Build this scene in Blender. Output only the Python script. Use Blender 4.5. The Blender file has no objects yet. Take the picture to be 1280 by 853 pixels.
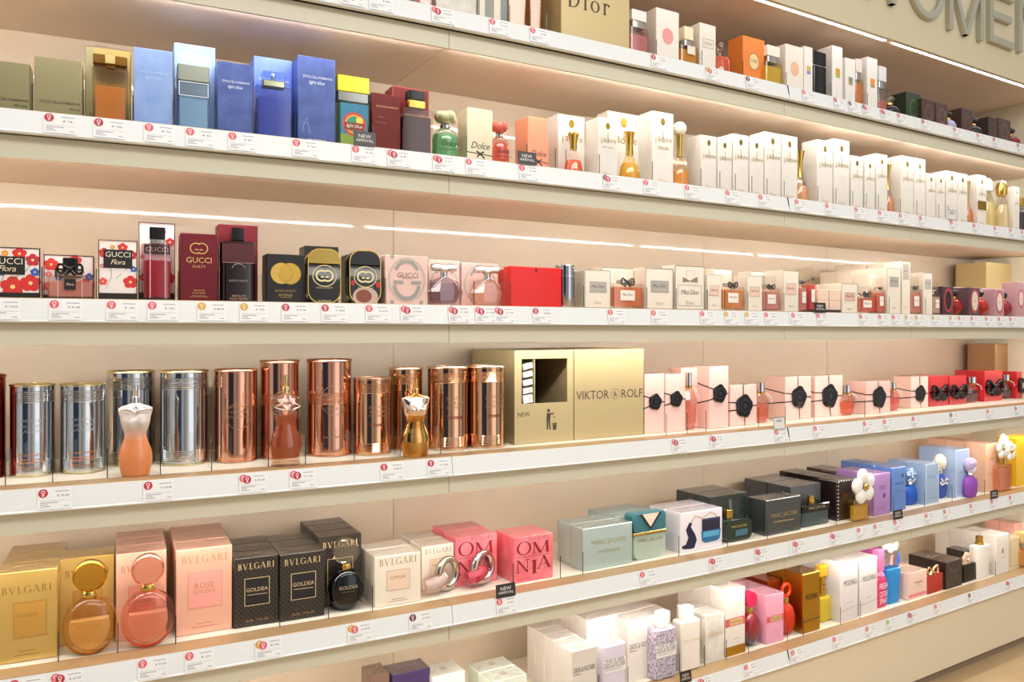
import bpy, bmesh, math, random
from math import sin, cos, pi, radians, atan, atan2, sqrt, hypot
from mathutils import Vector, Matrix
SC = bpy.context.scene
COL = SC.collection
random.seed(7)

# ------------------------------------------------------------------ camera model and shelf geometry
F, CX, HY, TH, EYE, SP = 1000.0, 640.0, 416.0, radians(29.8), 1.046, 0.29
HR = [None, -1.9842, -1.0077, -0.0101, 0.9996, 1.9923, 2.9419]
def rail_top(r): return EYE + (0.1833 - HR[r]) * SP           # height of the price rail's upper edge
def floor_of(r): return rail_top(r) - 0.002                   # height of the shelf board
def front(X):                                                  # the gently bowed front line of the wall unit
    X = min(max(X, -0.5), 3.2)
    return 1.43348791 - 0.0832727945 * X + 0.0543353986 * X * X - 0.00753037206 * X ** 3
def slope(X): return -0.0832727945 + 0.1086707972 * X - 0.0225911162 * X * X
BACK = 0.305                                                   # shelf depth behind the front line
def at(x, d=0.0):
    u = (x - CX) / F
    dx, dy = u * cos(TH) + sin(TH), cos(TH) - u * sin(TH)
    t = 1.4 / dy
    for _ in range(30): t = (front(t * dx) + d) / dy
    return t * dx, t * dy, t
def zat(y, t): return EYE - (y - HY) * t / F
def depth_from(x, y, z):                                       # how far behind the front line a shelf point stands
    t = (EYE - z) * F / (y - HY)
    u = (x - CX) / F
    X, Y = t * (u * cos(TH) + sin(TH)), t * (cos(TH) - u * sin(TH))
    return Y - front(X)
def W(X, d, z): return (X, front(X) + d, z)

# ------------------------------------------------------------------ materials
def lin(h):
    if isinstance(h, str):
        c = [int(h[i:i + 2], 16) / 255 for i in (0, 2, 4)]
    else: c = h
    return tuple((v / 12.92 if v <= 0.04045 else ((v + 0.055) / 1.055) ** 2.4) for v in c) + (1.0,)
_M = {}
def nodes(name):
    m = bpy.data.materials.new(name); m.use_nodes = True
    nt = m.node_tree
    return m, nt, nt.nodes, nt.links
def P(col, rough=0.45, metal=0.0, coat=0.0, bump=0.0, scale=60.0, spec=0.5):
    k = ('P', col, rough, metal, coat, bump, scale, spec)
    if k in _M: return _M[k]
    m, nt, N, L = nodes('surface_%s' % (col if isinstance(col, str) else 'x'))
    b = N['Principled BSDF']
    b.inputs['Base Color'].default_value = lin(col)
    b.inputs['Roughness'].default_value = rough
    b.inputs['Metallic'].default_value = metal
    b.inputs['Coat Weight'].default_value = coat
    b.inputs['Coat Roughness'].default_value = 0.05
    b.inputs['Specular IOR Level'].default_value = spec
    if bump:
        tc = N.new('ShaderNodeTexCoord'); n = N.new('ShaderNodeTexNoise'); bp = N.new('ShaderNodeBump')
        n.inputs['Scale'].default_value = scale; n.inputs['Detail'].default_value = 1.0; n.inputs['Distortion'].default_value = 1.5
        bp.inputs['Strength'].default_value = bump; bp.inputs['Distance'].default_value = 0.004
        L.new(tc.outputs['Object'], n.inputs['Vector']); L.new(n.outputs['Fac'], bp.inputs['Height'])
        L.new(bp.outputs['Normal'], b.inputs['Coat Normal' if coat else 'Normal'])
    _M[k] = m
    return m
def card(col, rough=0.42): return P(col, rough, 0, 0.0)
def wrap(col): return P(col, 0.5, 0, 0.9, 0.5, 42.0)         # printed carton in clear film
def foil(col, rough=0.3): return P(col, rough, 1.0)
def two(colA, colB, scale, axis='Z', lo=0.45, hi=0.55, rough=0.4, metal=0.0, kind='noise', coat=0.0):
    k = ('two', colA, colB, scale, axis, lo, hi, rough, metal, kind)
    if k in _M: return _M[k]
    m, nt, N, L = nodes('pattern_%s' % colA)
    b = N['Principled BSDF']; b.inputs['Roughness'].default_value = rough; b.inputs['Metallic'].default_value = metal
    b.inputs['Coat Weight'].default_value = coat
    tc = N.new('ShaderNodeTexCoord'); r = N.new('ShaderNodeValToRGB')
    r.color_ramp.elements[0].position = lo; r.color_ramp.elements[1].position = hi
    r.color_ramp.elements[0].color = lin(colA); r.color_ramp.elements[1].color = lin(colB)
    if kind == 'noise':
        n = N.new('ShaderNodeTexNoise'); n.inputs['Scale'].default_value = scale; n.inputs['Detail'].default_value = 4
        L.new(tc.outputs['Object'], n.inputs['Vector']); L.new(n.outputs['Fac'], r.inputs['Fac'])
    elif kind == 'grad':
        s = N.new('ShaderNodeSeparateXYZ'); mp = N.new('ShaderNodeMath'); mp.operation = 'MULTIPLY'
        mp.inputs[1].default_value = scale
        L.new(tc.outputs['Object'], s.inputs[0]); L.new(s.outputs[axis], mp.inputs[0]); L.new(mp.outputs[0], r.inputs['Fac'])
    elif kind == 'scales':                                      # printed snake-scale lattice
        mp = N.new('ShaderNodeMapping'); mp.inputs['Rotation'].default_value = (0, radians(45), 0)
        mp.inputs['Scale'].default_value = (scale, 0.01, scale)
        n = N.new('ShaderNodeTexVoronoi'); n.feature = 'DISTANCE_TO_EDGE'; n.inputs['Randomness'].default_value = 0.12
        n.inputs['Scale'].default_value = 1.0
        L.new(tc.outputs['Object'], mp.inputs[0]); L.new(mp.outputs[0], n.inputs['Vector']); L.new(n.outputs['Distance'], r.inputs['Fac'])
    L.new(r.outputs['Color'], b.inputs['Base Color'])
    _M[k] = m
    return m
def glass(tint='ffffff', lo=0.07, hi=0.75):
    hi = min(hi, .38); lo = min(lo, .1)
    k = ('glass', tint, lo, hi)
    if k in _M: return _M[k]
    m, nt, N, L = nodes('glass_' + tint)
    N.remove(N['Principled BSDF'])
    t = N.new('ShaderNodeBsdfTransparent'); t.inputs['Color'].default_value = lin(tint)
    g = N.new('ShaderNodeBsdfGlossy'); g.inputs['Roughness'].default_value = 0.04; g.inputs['Color'].default_value = (1, 1, 1, 1)
    lw = N.new('ShaderNodeFresnel'); ge = N.new('ShaderNodeNewGeometry'); io = N.new('ShaderNodeMapRange'); io.inputs['To Min'].default_value = 1.45; io.inputs['To Max'].default_value = 1 / 1.45
    L.new(ge.outputs['Backfacing'], io.inputs['Value']); L.new(io.outputs['Result'], lw.inputs['IOR'])      # both faces of the wall of glass reflect alike
    mr = N.new('ShaderNodeMapRange'); mr.inputs['From Min'].default_value = 0.03; mr.inputs['From Max'].default_value = 0.8; mr.inputs['To Min'].default_value = lo; mr.inputs['To Max'].default_value = hi
    mx = N.new('ShaderNodeMixShader')
    L.new(lw.outputs['Fac'], mr.inputs['Value']); L.new(mr.outputs['Result'], mx.inputs['Fac'])
    L.new(t.outputs[0], mx.inputs[1]); L.new(g.outputs[0], mx.inputs[2]); L.new(mx.outputs[0], N['Material Output'].inputs['Surface'])
    _M[k] = m
    return m
def liquid(col, clear=0.5, rough=0.1):
    clear = min(.6, clear + .02)
    k = ('liq', col, clear)
    if k in _M: return _M[k]
    m, nt, N, L = nodes('liquid_' + col)
    bc = lin(col); mxv = max(bc[:3]); gain = min(1.6, .95 / mxv) if mxv > .25 else 1.0
    bc = tuple(v * gain for v in bc[:3]) + (1,)
    b = N['Principled BSDF']; b.inputs['Base Color'].default_value = bc; b.inputs['Roughness'].default_value = rough
    lc = lin(col); t = N.new('ShaderNodeBsdfTransparent'); t.inputs['Color'].default_value = tuple(v ** .24 for v in lc[:3]) + (1,)
    tl = N.new('ShaderNodeBsdfTranslucent'); tl.inputs['Color'].default_value = bc
    m1 = N.new('ShaderNodeMixShader'); m1.inputs['Fac'].default_value = 0.12
    mx = N.new('ShaderNodeMixShader'); mx.inputs['Fac'].default_value = clear
    L.new(b.outputs[0], m1.inputs[1]); L.new(tl.outputs[0], m1.inputs[2])
    L.new(m1.outputs[0], mx.inputs[1]); L.new(t.outputs[0], mx.inputs[2]); L.new(mx.outputs[0], N['Material Output'].inputs['Surface'])
    _M[k] = m
    return m
def clear_film(col):
    k = ('film', col)
    if k in _M: return _M[k]
    m, nt, N, L = nodes('clear_film_' + col)
    N.remove(N['Principled BSDF'])
    t = N.new('ShaderNodeBsdfTransparent'); g = N.new('ShaderNodeBsdfGlossy'); g.inputs['Roughness'].default_value = 0.22; g.inputs['Color'].default_value = (.9, .88, .85, 1)
    tc = N.new('ShaderNodeTexCoord'); n = N.new('ShaderNodeTexNoise'); bp = N.new('ShaderNodeBump'); n.inputs['Scale'].default_value = 70; n.inputs['Distortion'].default_value = 2.0
    bp.inputs['Strength'].default_value = .8; bp.inputs['Distance'].default_value = .006
    L.new(tc.outputs['Object'], n.inputs['Vector']); L.new(n.outputs['Fac'], bp.inputs['Height']); L.new(bp.outputs['Normal'], g.inputs['Normal'])
    mx = N.new('ShaderNodeMixShader'); mx.inputs['Fac'].default_value = .34
    L.new(t.outputs[0], mx.inputs[1]); L.new(g.outputs[0], mx.inputs[2]); L.new(mx.outputs[0], N['Material Output'].inputs['Surface'])
    _M[k] = m
    return m
def lamp(col, strength):
    m, nt, N, L = nodes('light_diffuser')
    N.remove(N['Principled BSDF'])
    e = N.new('ShaderNodeEmission'); e.inputs['Color'].default_value = col; e.inputs['Strength'].default_value = strength
    L.new(e.outputs[0], N['Material Output'].inputs['Surface'])
    return m
CHROME = foil('e8e8ea', 0.12); GOLD = foil('d9b45c', 0.22); STEEL = foil('c9c9c6', 0.25); BLACK = P('0b0a0b', 0.15)
WHITE = P('f6f3ee', 0.35)

# ------------------------------------------------------------------ mesh building
class MB:
    def __init__(s): s.v, s.f = [], []
    def add(s, vs, fs):
        b = len(s.v); s.v += [tuple(p) for p in vs]; s.f += [tuple(b + i for i in q) for q in fs]; return s
    def box(s, x0, x1, y0, y1, z0, z1):
        vs = [(x, y, z) for x in (x0, x1) for y in (y0, y1) for z in (z0, z1)]
        return s.add(vs, [(0, 1, 3, 2), (4, 6, 7, 5), (0, 4, 5, 1), (2, 3, 7, 6), (0, 2, 6, 4), (1, 5, 7, 3)])
    def rings(s, rings, cap0=True, cap1=True):
        n = len(rings[0]); vs = [p for r in rings for p in r]; fs = []
        for i in range(len(rings) - 1):
            for j in range(n):
                k = (j + 1) % n
                fs.append((i * n + j, i * n + k, (i + 1) * n + k, (i + 1) * n + j))
        if cap0: fs.append(tuple(range(n))[::-1])
        if cap1: fs.append(tuple((len(rings) - 1) * n + j for j in range(n)))
        return s.add(vs, fs)
    def lathe(s, prof, n=24, cx=0, cy=0, sx=1, sy=1):
        return s.rings([[(cx + r * sx * cos(2 * pi * j / n), cy + r * sy * sin(2 * pi * j / n), z) for j in range(n)] for r, z in prof])
    def rprism(s, w, dp, z0, z1, rad=0.004, cx=0, cy=0, ch=0.0012, n=5, taper=1.0):     # rounded upright block
        rad = min(rad, w / 2.02, dp / 2.02)
        def ring(z, k, sc=1.0):
            a, b, o = w / 2 * sc - k, dp / 2 * sc - k, []
            r = max(rad - k, 0.0003)
            for qx, qy, a0 in ((1, 1, 0), (-1, 1, 90), (-1, -1, 180), (1, -1, 270)):
                for i in range(n + 1):
                    t = radians(a0 + 90 * i / n)
                    o.append((cx + qx * (a - r) + r * cos(t), cy + qy * (b - r) + r * sin(t), z))
            return o
        ch = min(ch, (z1 - z0) / 3)
        return s.rings([ring(z0, ch, taper), ring(z0 + ch, 0, taper), ring(z1 - ch, 0), ring(z1, ch)])
    def outline(s, pts, y0, y1, ch=0.001, inset=0.96):                                     # polygon in XZ given depth
        mx = sum(p[0] for p in pts) / len(pts); mz = sum(p[1] for p in pts) / len(pts)
        def ring(y, k): return [(mx + (x - mx) * k, y, mz + (z - mz) * k) for x, z in pts]
        return s.rings([ring(y0, inset), ring(y0 + ch, 1), ring(y1 - ch, 1), ring(y1, inset)])
    def ball(s, c, rx, ry=None, rz=None, n=14, m=8):
        ry = ry or rx; rz = rz or rx
        R = [[(c[0] + rx * sin(pi * i / m) * cos(2 * pi * j / n), c[1] + ry * sin(pi * i / m) * sin(2 * pi * j / n), c[2] - rz * cos(pi * i / m)) for j in range(n)] for i in range(1, m)]
        return s.rings(R)
    def tube(s, pts, r, n=8, closed=False):
        pts = [Vector(p) for p in pts]; rs = []
        N = len(pts)
        for i, p in enumerate(pts):
            a = pts[i - 1] if (i or closed) else p
            b = pts[(i + 1) % N] if (i < N - 1 or closed) else p
            t = (b - a).normalized()
            u = t.cross(Vector((0.123, 0.31, 0.94))).normalized(); w = t.cross(u)
            rr = r[i] if isinstance(r, (list, tuple)) else r
            rs.append([tuple(p + rr * (u * cos(2 * pi * j / n) + w * sin(2 * pi * j / n))) for j in range(n)])
        if closed: rs.append(rs[0]); return s.rings(rs, False, False)
        return s.rings(rs)
    # flat marks on the plane y = const, facing the customer
    def poly(s, pts, y): return s.add([(x, y, z) for x, z in pts], [tuple(range(len(pts)))])
    def rect(s, x0, z0, x1, z1, y): return s.poly([(x0, z0), (x1, z0), (x1, z1), (x0, z1)], y)
    def disc(s, cx, cz, rx, rz, y, n=24): return s.poly([(cx + rx * cos(2 * pi * i / n), cz + rz * sin(2 * pi * i / n)) for i in range(n)], y)
    def band(s, cx, cz, rx, rz, th, y, a0=0, a1=360, n=28):
        vs = []
        for i in range(n + 1):
            t = radians(a0 + (a1 - a0) * i / n)
            vs += [(cx + rx * cos(t), y, cz + rz * sin(t)), (cx + (rx - th) * cos(t), y, cz + (rz - th) * sin(t))]
        return s.add(vs, [(2 * i, 2 * i + 2, 2 * i + 3, 2 * i + 1) for i in range(n)])
    def line(s, x0, z0, x1, z1, th, y):
        L = hypot(x1 - x0, z1 - z0) or 1; nx, nz = -(z1 - z0) / L * th / 2, (x1 - x0) / L * th / 2
        return s.poly([(x0 + nx, z0 + nz), (x1 + nx, z1 + nz), (x1 - nx, z1 - nz), (x0 - nx, z0 - nz)], y)
    def frame(s, x0, z0, x1, z1, th, y):
        s.rect(x0, z0, x1, z0 + th, y); s.rect(x0, z1 - th, x1, z1, y); s.rect(x0, z0 + th, x0 + th, z1 - th, y); return s.rect(x1 - th, z0 + th, x1, z1 - th, y)
    def text(s, str_, cx, cz, width=None, height=None, y=0.0, shear=0.0, serif=False, sq=1.0, wmap=None):
        vs, fs, w, h = (serif_text if serif else font_text)(str_, shear)
        if not w: return s
        k = (width / w) if width else (height / h * sq)
        kz = k / sq if width else height / h
        if width and height: kz = height / h
        pts = [(cx + (x - w / 2) * k, y, cz + (z - h / 2) * kz) for x, z in vs]
        if wmap: pts = [wmap(p) for p in pts]
        return s.add(pts, fs)
    def obj(s, name, mat, parent=None, smooth=35):
        me = bpy.data.meshes.new(name); me.from_pydata(s.v, [], s.f); me.update()
        bm = bmesh.new(); bm.from_mesh(me); bmesh.ops.recalc_face_normals(bm, faces=bm.faces); bm.to_mesh(me); bm.free()
        if smooth:
            me.shade_smooth(); me.set_sharp_from_angle(angle=radians(smooth))
        me.materials.append(mat)
        o = bpy.data.objects.new(name, me); COL.objects.link(o)
        if parent is not None: o.parent = parent
        return o

_T = {}
def font_text(s, shear=0.0):
    k = (s, shear)
    if k in _T: return _T[k]
    cu = bpy.data.curves.new('t', 'FONT'); cu.body = s; cu.resolution_u = 2; cu.shear = shear
    if shear: cu.space_character = 0.92
    o = bpy.data.objects.new('t', cu); COL.objects.link(o)
    dg = bpy.context.evaluated_depsgraph_get()
    me = o.evaluated_get(dg).to_mesh()
    vs = [(v.co.x, v.co.y) for v in me.vertices]; fs = [tuple(p.vertices) for p in me.polygons]
    o.evaluated_get(dg).to_mesh_clear()
    bpy.data.objects.remove(o); bpy.data.curves.remove(cu)
    if vs:
        x0 = min(p[0] for p in vs); z0 = min(p[1] for p in vs)
        vs = [(x - x0, z - z0) for x, z in vs]
        r = (vs, fs, max(p[0] for p in vs), max(p[1] for p in vs))
    else: r = ([], [], 0, 0)
    _T[k] = r
    return r
# a small roman alphabet with thick and thin strokes and serifs
K, k_ = 0.13, 0.045
def _stem(x, z0=0, z1=1, th=K): return [('l', x, z0, x, z1, th), ('l', x - .12, z0 + .02, x + .12, z0 + .02, .04), ('l', x - .12, z1 - .02, x + .12, z1 - .02, .04)]
SERIF = {
 'B': (.66, _stem(.17) + [('a', .3, .75, .26, .25, -90, 90), ('a', .3, .26, .32, .26, -90, 90), ('l', .17, .98, .3, .98, .04), ('l', .17, .51, .3, .51, .04), ('l', .17, .02, .3, .02, .04)]),
 'V': (.84, [('l', .1, 1, .42, 0, K), ('l', .74, 1, .42, 0, k_), ('l', 0, .98, .22, .98, .04), ('l', .62, .98, .86, .98, .04)]),
 'L': (.6, _stem(.17) + [('l', .17, .02, .56, .02, .045), ('l', .56, 0, .56, .2, .04)]),
 'G': (.86, [('a', .46, .5, .44, .5, 40, 330), ('l', .78, .05, .78, .42, K), ('l', .62, .42, .9, .42, .04)]),
 'A': (.86, [('l', .42, 1, .76, 0, K), ('l', .42, 1, .1, 0, k_), ('l', .22, .34, .62, .34, .04), ('l', 0, .02, .22, .02, .04), ('l', .62, .02, .88, .02, .04)]),
 'R': (.74, _stem(.17) + [('a', .3, .74, .28, .26, -90, 90), ('l', .17, .98, .3, .98, .04), ('l', .17, .49, .3, .49, .04), ('l', .32, .48, .64, 0, K)]),
 'I': (.34, _stem(.17)),
 'O': (.96, [('a', .48, .5, .47, .51, 0, 360)]),
 'M': (1.0, [('l', .12, 0, .14, 1, k_), ('l', .14, 1, .48, 0, K), ('l', .82, 1, .48, 0, k_), ('l', .82, 1, .86, 0, K), ('l', .02, .02, .22, .02, .04), ('l', .74, .02, .98, .02, .04), ('l', .02, .98, .2, .98, .04), ('l', .76, .98, .96, .98, .04)]),
 'N': (.9, [('l', .14, 0, .14, 1, k_), ('l', .14, 1, .76, 0, K), ('l', .76, 0, .76, 1, k_), ('l', .02, .02, .26, .02, .04), ('l', .02, .98, .2, .98, .04), ('l', .64, .98, .9, .98, .04)]),
 'D': (.86, _stem(.17) + [('a', .32, .5, .48, .5, -90, 90), ('l', .17, .98, .32, .98, .04), ('l', .17, .02, .32, .02, .04)]),
 'E': (.64, _stem(.17) + [('l', .17, .02, .56, .02, .045), ('l', .17, .98, .54, .98, .045), ('l', .17, .52, .44, .52, .04), ('l', .56, 0, .56, .18, .04), ('l', .54, .82, .54, 1, .04)]),
 'i': (.34, _stem(.17, 0, .64) + [('a', .17, .85, .075, .075, 0, 360)]),
 'o': (.66, [('a', .33, .32, .31, .33, 0, 360)]),
 'r': (.5, _stem(.17, 0, .64) + [('a', .36, .42, .2, .22, 40, 150), ('a', .45, .54, .07, .07, 0, 360)]),
 ' ': (.4, [])}
def serif_text(s, shear=0.0):
    if ('S', s) in _T: return _T[('S', s)]
    vs, fs, x = [], [], 0.0
    for ch in s:
        adv, st = SERIF[ch]
        for q in st:
            b = len(vs)
            if q[0] == 'l':
                _, x0, z0, x1, z1, th = q
                if abs(x1 - x0) >= abs(z1 - z0): vs += [(x + x0, z0 - th / 2), (x + x1, z1 - th / 2), (x + x1, z1 + th / 2), (x + x0, z0 + th / 2)]
                else: vs += [(x + x0 - th / 2, z0), (x + x0 + th / 2, z0), (x + x1 + th / 2, z1), (x + x1 - th / 2, z1)]
                fs.append((b, b + 1, b + 2, b + 3))
            else:
                _, cx, cz, rx, rz, a0, a1 = q; n = 16
                ti, tz = (min(K, rx * .99), min(k_, rz * .99)) if rx > .1 else (rx * .98, rz * .98)
                for i in range(n + 1):
                    t = radians(a0 + (a1 - a0) * i / n)
                    vs += [(x + cx + rx * cos(t), cz + rz * sin(t)), (x + cx + (rx - ti) * cos(t), cz + (rz - tz) * sin(t))]
                fs += [(b + 2 * i, b + 2 * i + 2, b + 2 * i + 3, b + 2 * i + 1) for i in range(n)]
        x += adv + .16
    x0 = min(p[0] for p in vs); z0 = min(p[1] for p in vs)
    vs = [(a - x0, c - z0) for a, c in vs]
    r = (vs, fs, max(p[0] for p in vs), max(p[1] for p in vs))
    _T[('S', s)] = r
    return r

# ------------------------------------------------------------------ things
SHELF = [None, 'top shelf', 'second shelf', 'third shelf', 'fourth shelf', 'fifth shelf', 'bottom shelf']
ITEMS = {r: [] for r in range(1, 7)}      # row -> (centre X, nick, left X edge, d)
def tag(o, label, cat, group=None):
    o['label'] = label; o['category'] = cat
    if group: o['group'] = group
    return o
def empty(name, loc, rz=0.0):
    o = bpy.data.objects.new(name, None); o.empty_display_size = 0.03
    COL.objects.link(o); o.location = loc; o.rotation_euler = (0, 0, rz); return o
def copy_tree(o, parent=None):
    c = o.copy(); COL.objects.link(c)
    if parent is not None: c.parent = parent
    for ch in list(o.children): copy_tree(ch, c)
    return c
class Thing:
    """Frame of one item on a shelf: origin at the middle of its front foot; x along the shelf, y towards the wall, z up."""
    def __init__(s, name, cat, r, xl, xr, yt, nick, d=0.045, yb=None, group=None, reg=True, lift=0.0006, extra=0.0):
        zf = floor_of(r) + lift
        if yb is not None: d = min(max(depth_from(xl, yb, zf), 0.012), 0.2)
        a, b = at(xl, d + extra), at(xr, d + extra)
        s.w = hypot(b[0] - a[0], b[1] - a[1]) - 0.0008
        s.h = zat(yt, a[2]) - zf
        X = (a[0] + b[0]) / 2
        s.r, s.X, s.d, s.nick, s.z = r, X, d, nick, zf
        s.o = empty(name, (X, front(X) + d, zf), atan(slope(X)))
        label = nick + ', on the ' + SHELF[r]
        tag(s.o, label, cat, group)
        if reg: ITEMS[r].append((X, nick, a[0], d))
    def part(s, name, mb, mat, smooth=35, parent=None): return mb.obj(name, mat, parent or s.o, smooth)
def carton_mesh(w, dp, h, bev=0.0007):
    bm = bmesh.new(); bmesh.ops.create_cube(bm, size=1.0)
    for v in bm.verts: v.co = Vector((v.co.x * w, (v.co.y + .5) * dp, (v.co.z + .5) * h))
    bmesh.ops.bevel(bm, geom=list(bm.edges), offset=bev, segments=1, affect='EDGES')
    return bm
def marks(t, deco, w, h, y=-0.0003, parent=None, wmap=None):
    """Printed marks on a front face; u, v run 0..1 across and up the face."""
    G = {}; step = 0
    for q in deco:
        k = q[0]; step += 1; yy = y - step * 0.00008
        X = lambda u: (u - .5) * w
        Z = lambda v: v * h
        def get(n, c):
            key = (n, c if isinstance(c, str) else c.name)
            if key not in G: G[key] = (MB(), c)
            return G[key][0]
        if k == 'T':
            _, s, u, v, wf, c = q[:6]; sh = q[6] if len(q) > 6 else 0; hh = q[7] * h if len(q) > 7 and q[7] else None
            get('brand_lettering' if sh == 'S' else 'lettering', c).text(s, X(u), Z(v), width=wf * w, height=hh, y=yy, shear=sh if isinstance(sh, float) else 0, serif=sh == 'S', wmap=wmap)
        elif k == 'R': get(q[6] if len(q) > 6 else 'panel', q[5]).rect(X(q[1]), Z(q[2]), X(q[3]), Z(q[4]), yy)
        elif k == 'BR': get('border', q[6]).frame(X(q[1]), Z(q[2]), X(q[3]), Z(q[4]), q[5] * w, yy)
        elif k == 'E': get(q[6] if len(q) > 6 else 'emblem', q[5]).disc(X(q[1]), Z(q[2]), q[3] * w, (q[4] or q[3]) * w, yy)
        elif k == 'O': get(q[7] if len(q) > 7 else 'emblem', q[6]).band(X(q[1]), Z(q[2]), q[3] * w, (q[4] or q[3]) * w, q[5] * w, yy)
        elif k == 'A': get('emblem', q[8]).band(X(q[1]), Z(q[2]), q[3] * w, (q[4] or q[3]) * w, q[5] * w, yy, q[6], q[7], 16)
        elif k == 'L':
            m = get(q[4] if len(q) > 4 else 'emblem', q[3]); pts = q[1]
            for (a, b), (c, e) in zip(pts, pts[1:]): m.line(X(a), Z(b), X(c), Z(e), q[2] * w, yy)
        elif k == 'Y': get(q[3] if len(q) > 3 else 'picture', q[2]).poly([(X(a), Z(b)) for a, b in q[1]], yy)
        elif k == 'FL':                                                                     # a printed poppy
            _, u, v, r, c = q
            fm = MB()
            for i in range(5):
                a = radians(90 + 72 * i); fm.disc(X(u) + .55 * r * w * cos(a), Z(v) + .55 * r * w * sin(a), .55 * r * w, .5 * r * w, yy - i * .00001, 10)
            fo = fm.obj('flower_print', card(c, .5), parent or t.o, 0)
            MB().disc(X(u), Z(v), .22 * r * w, .22 * r * w, yy - .00007, 8).obj('flower_heart', card('f0dc8c', .5), fo, 0)
    out = []
    for (n, _), (m, c) in G.items():
        mat = c if not isinstance(c, str) else (foil(c[1:], .35) if c[0] == '*' else card(c, .5))
        if m.v: out.append(m.obj(n, mat, parent or t.o, 0))
    return out
def carton(r, xl, xr, yt, col, nick, dp=0.045, n=1, d=0.045, yb=None, deco=(), film=False, mat=None, fold=None, bnick=None, name='perfume_carton', gap=0.0018):
    t = Thing(name, 'perfume box', r, xl, xr, yt, nick, d, yb)
    m = mat or (wrap(col) if film else card(col))
    w, h = t.w, t.h
    me = bpy.data.meshes.new('carton_body'); bm = carton_mesh(w, dp, h, .0011); bm.to_mesh(me); bm.free(); me.materials.append(m)
    b = bpy.data.objects.new('carton_body', me); COL.objects.link(b); b.parent = t.o
    fo = None
    if fold:                                                                                # creases of the clear film folded over the top
        f = MB(); z = h + .0003; e = .0013
        def seg(x0, y0, x1, y1):
            L = hypot(x1 - x0, y1 - y0); nx, ny = -(y1 - y0) / L * e / 2, (x1 - x0) / L * e / 2
            f.add([(x0 + nx, y0 + ny, z), (x1 + nx, y1 + ny, z), (x1 - nx, y1 - ny, z), (x0 - nx, y0 - ny, z)], [(0, 1, 2, 3)])
        a = min(dp, w) * .48
        seg(-w / 2 + .002, .002, -w / 2 + a, dp / 2); seg(-w / 2 + .002, dp - .002, -w / 2 + a, dp / 2)
        seg(w / 2 - .002, .002, w / 2 - a, dp / 2); seg(w / 2 - .002, dp - .002, w / 2 - a, dp / 2)
        seg(-w / 2 + a, dp / 2, w / 2 - a, dp / 2)
        for i, q in enumerate(f.v): f.v[i] = (q[0], q[1], h + .0016)
        f.obj('film_crease', P(fold, .15, 0, .6), t.o, 0)
        g = MB(); e2 = .0006; X_, Y_ = w / 2 - e2, dp - e2
        g.add([(-X_, e2, h + .0002), (X_, e2, h + .0002), (X_, Y_, h + .0002), (-X_, Y_, h + .0002), (-w / 2 + a, dp / 2, h + .0014), (w / 2 - a, dp / 2, h + .0014)], [(0, 1, 5, 4), (1, 2, 5), (2, 3, 4, 5), (3, 0, 4)])
        g.obj('film_fold', clear_film(fold), t.o, 0)
    if deco: marks(t, deco, w, h)
    if n > 1:
        t.o['group'] = 'column of the ' + nick
        ang = atan(slope(t.X))
        for i in range(1, n):
            c = t.o.copy(); COL.objects.link(c)
            off = i * (dp + gap)
            c.location = t.o.location + Vector((-sin(ang) * off, cos(ang) * off, 0))
            for ch in list(t.o.children):
                if ch.name.split('.')[0] in ('carton_body', 'film_fold', 'film_crease'):
                    k = ch.copy(); COL.objects.link(k); k.parent = c
            c['label'] = '%s carton behind the %s, %s' % (('', 'first', 'second', 'third', 'fourth')[i], bnick or nick, SHELF[r])
    return t
# ------------------------------------------------------------------ bottles
def bottle(r, xl, xr, yt, nick, d=0.045, yb=None, name='perfume_bottle', cat='perfume bottle', **k):
    return Thing(name, cat, r, xl, xr, yt, nick, d, yb, **k)
def block_bottle(t, liq, cap=('1a1a1a', .5, .2), fill=.8, tint='f4f4f4', dp=.03, shoulder=.74, neck='c9c9c6', rad=.004, clear=.45, body=None, capmat=None, collar=(.34, .05), label=None, capround=.002, base=.007, taper=1.0):
    """Upright block of glass with a liquid core, collar and cap; fractions are of the whole height."""
    w, h = t.w, t.h; zs = h * shoulder; cy = dp / 2
    if body is not None:
        t.part('glass_body', MB().rprism(w, dp, 0, zs, rad, 0, cy, .002, taper=taper), body)
    else:
        t.part('glass_body', MB().rprism(w, dp, 0, zs, rad, 0, cy, .002, taper=taper), glass(tint))
        th = min(.004, w * .12)
        t.part('liquid', MB().rprism(w - 2 * th, dp - 2 * th * .8, base * .8, base * .8 + (zs - base * 1.4) * fill, max(rad - th, .001), 0, cy, .001, taper=taper), liquid(liq, clear))
    cw, ch = w * cap[1], h * cap[2]
    cd = min(dp * .85, cw)
    zc = h - ch
    if collar and zc > zs: t.part('collar', MB().rprism(w * collar[0], min(dp * .7, w * collar[0]), zs, zc + .0005, .003, 0, cy), foil(neck, .2))
    t.part('cap', MB().rprism(cw, cd, zc, h, capround, 0, cy, .001), capmat or P(cap[0], .2))
    if label:
        col, u0, v0, u1, v1 = label[:5]
        g = [('R', u0, v0, u1, v1, col, 'paper_label')] + list(label[5:])
        marks(t, g, w, h, -.0006)
    return t
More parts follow.
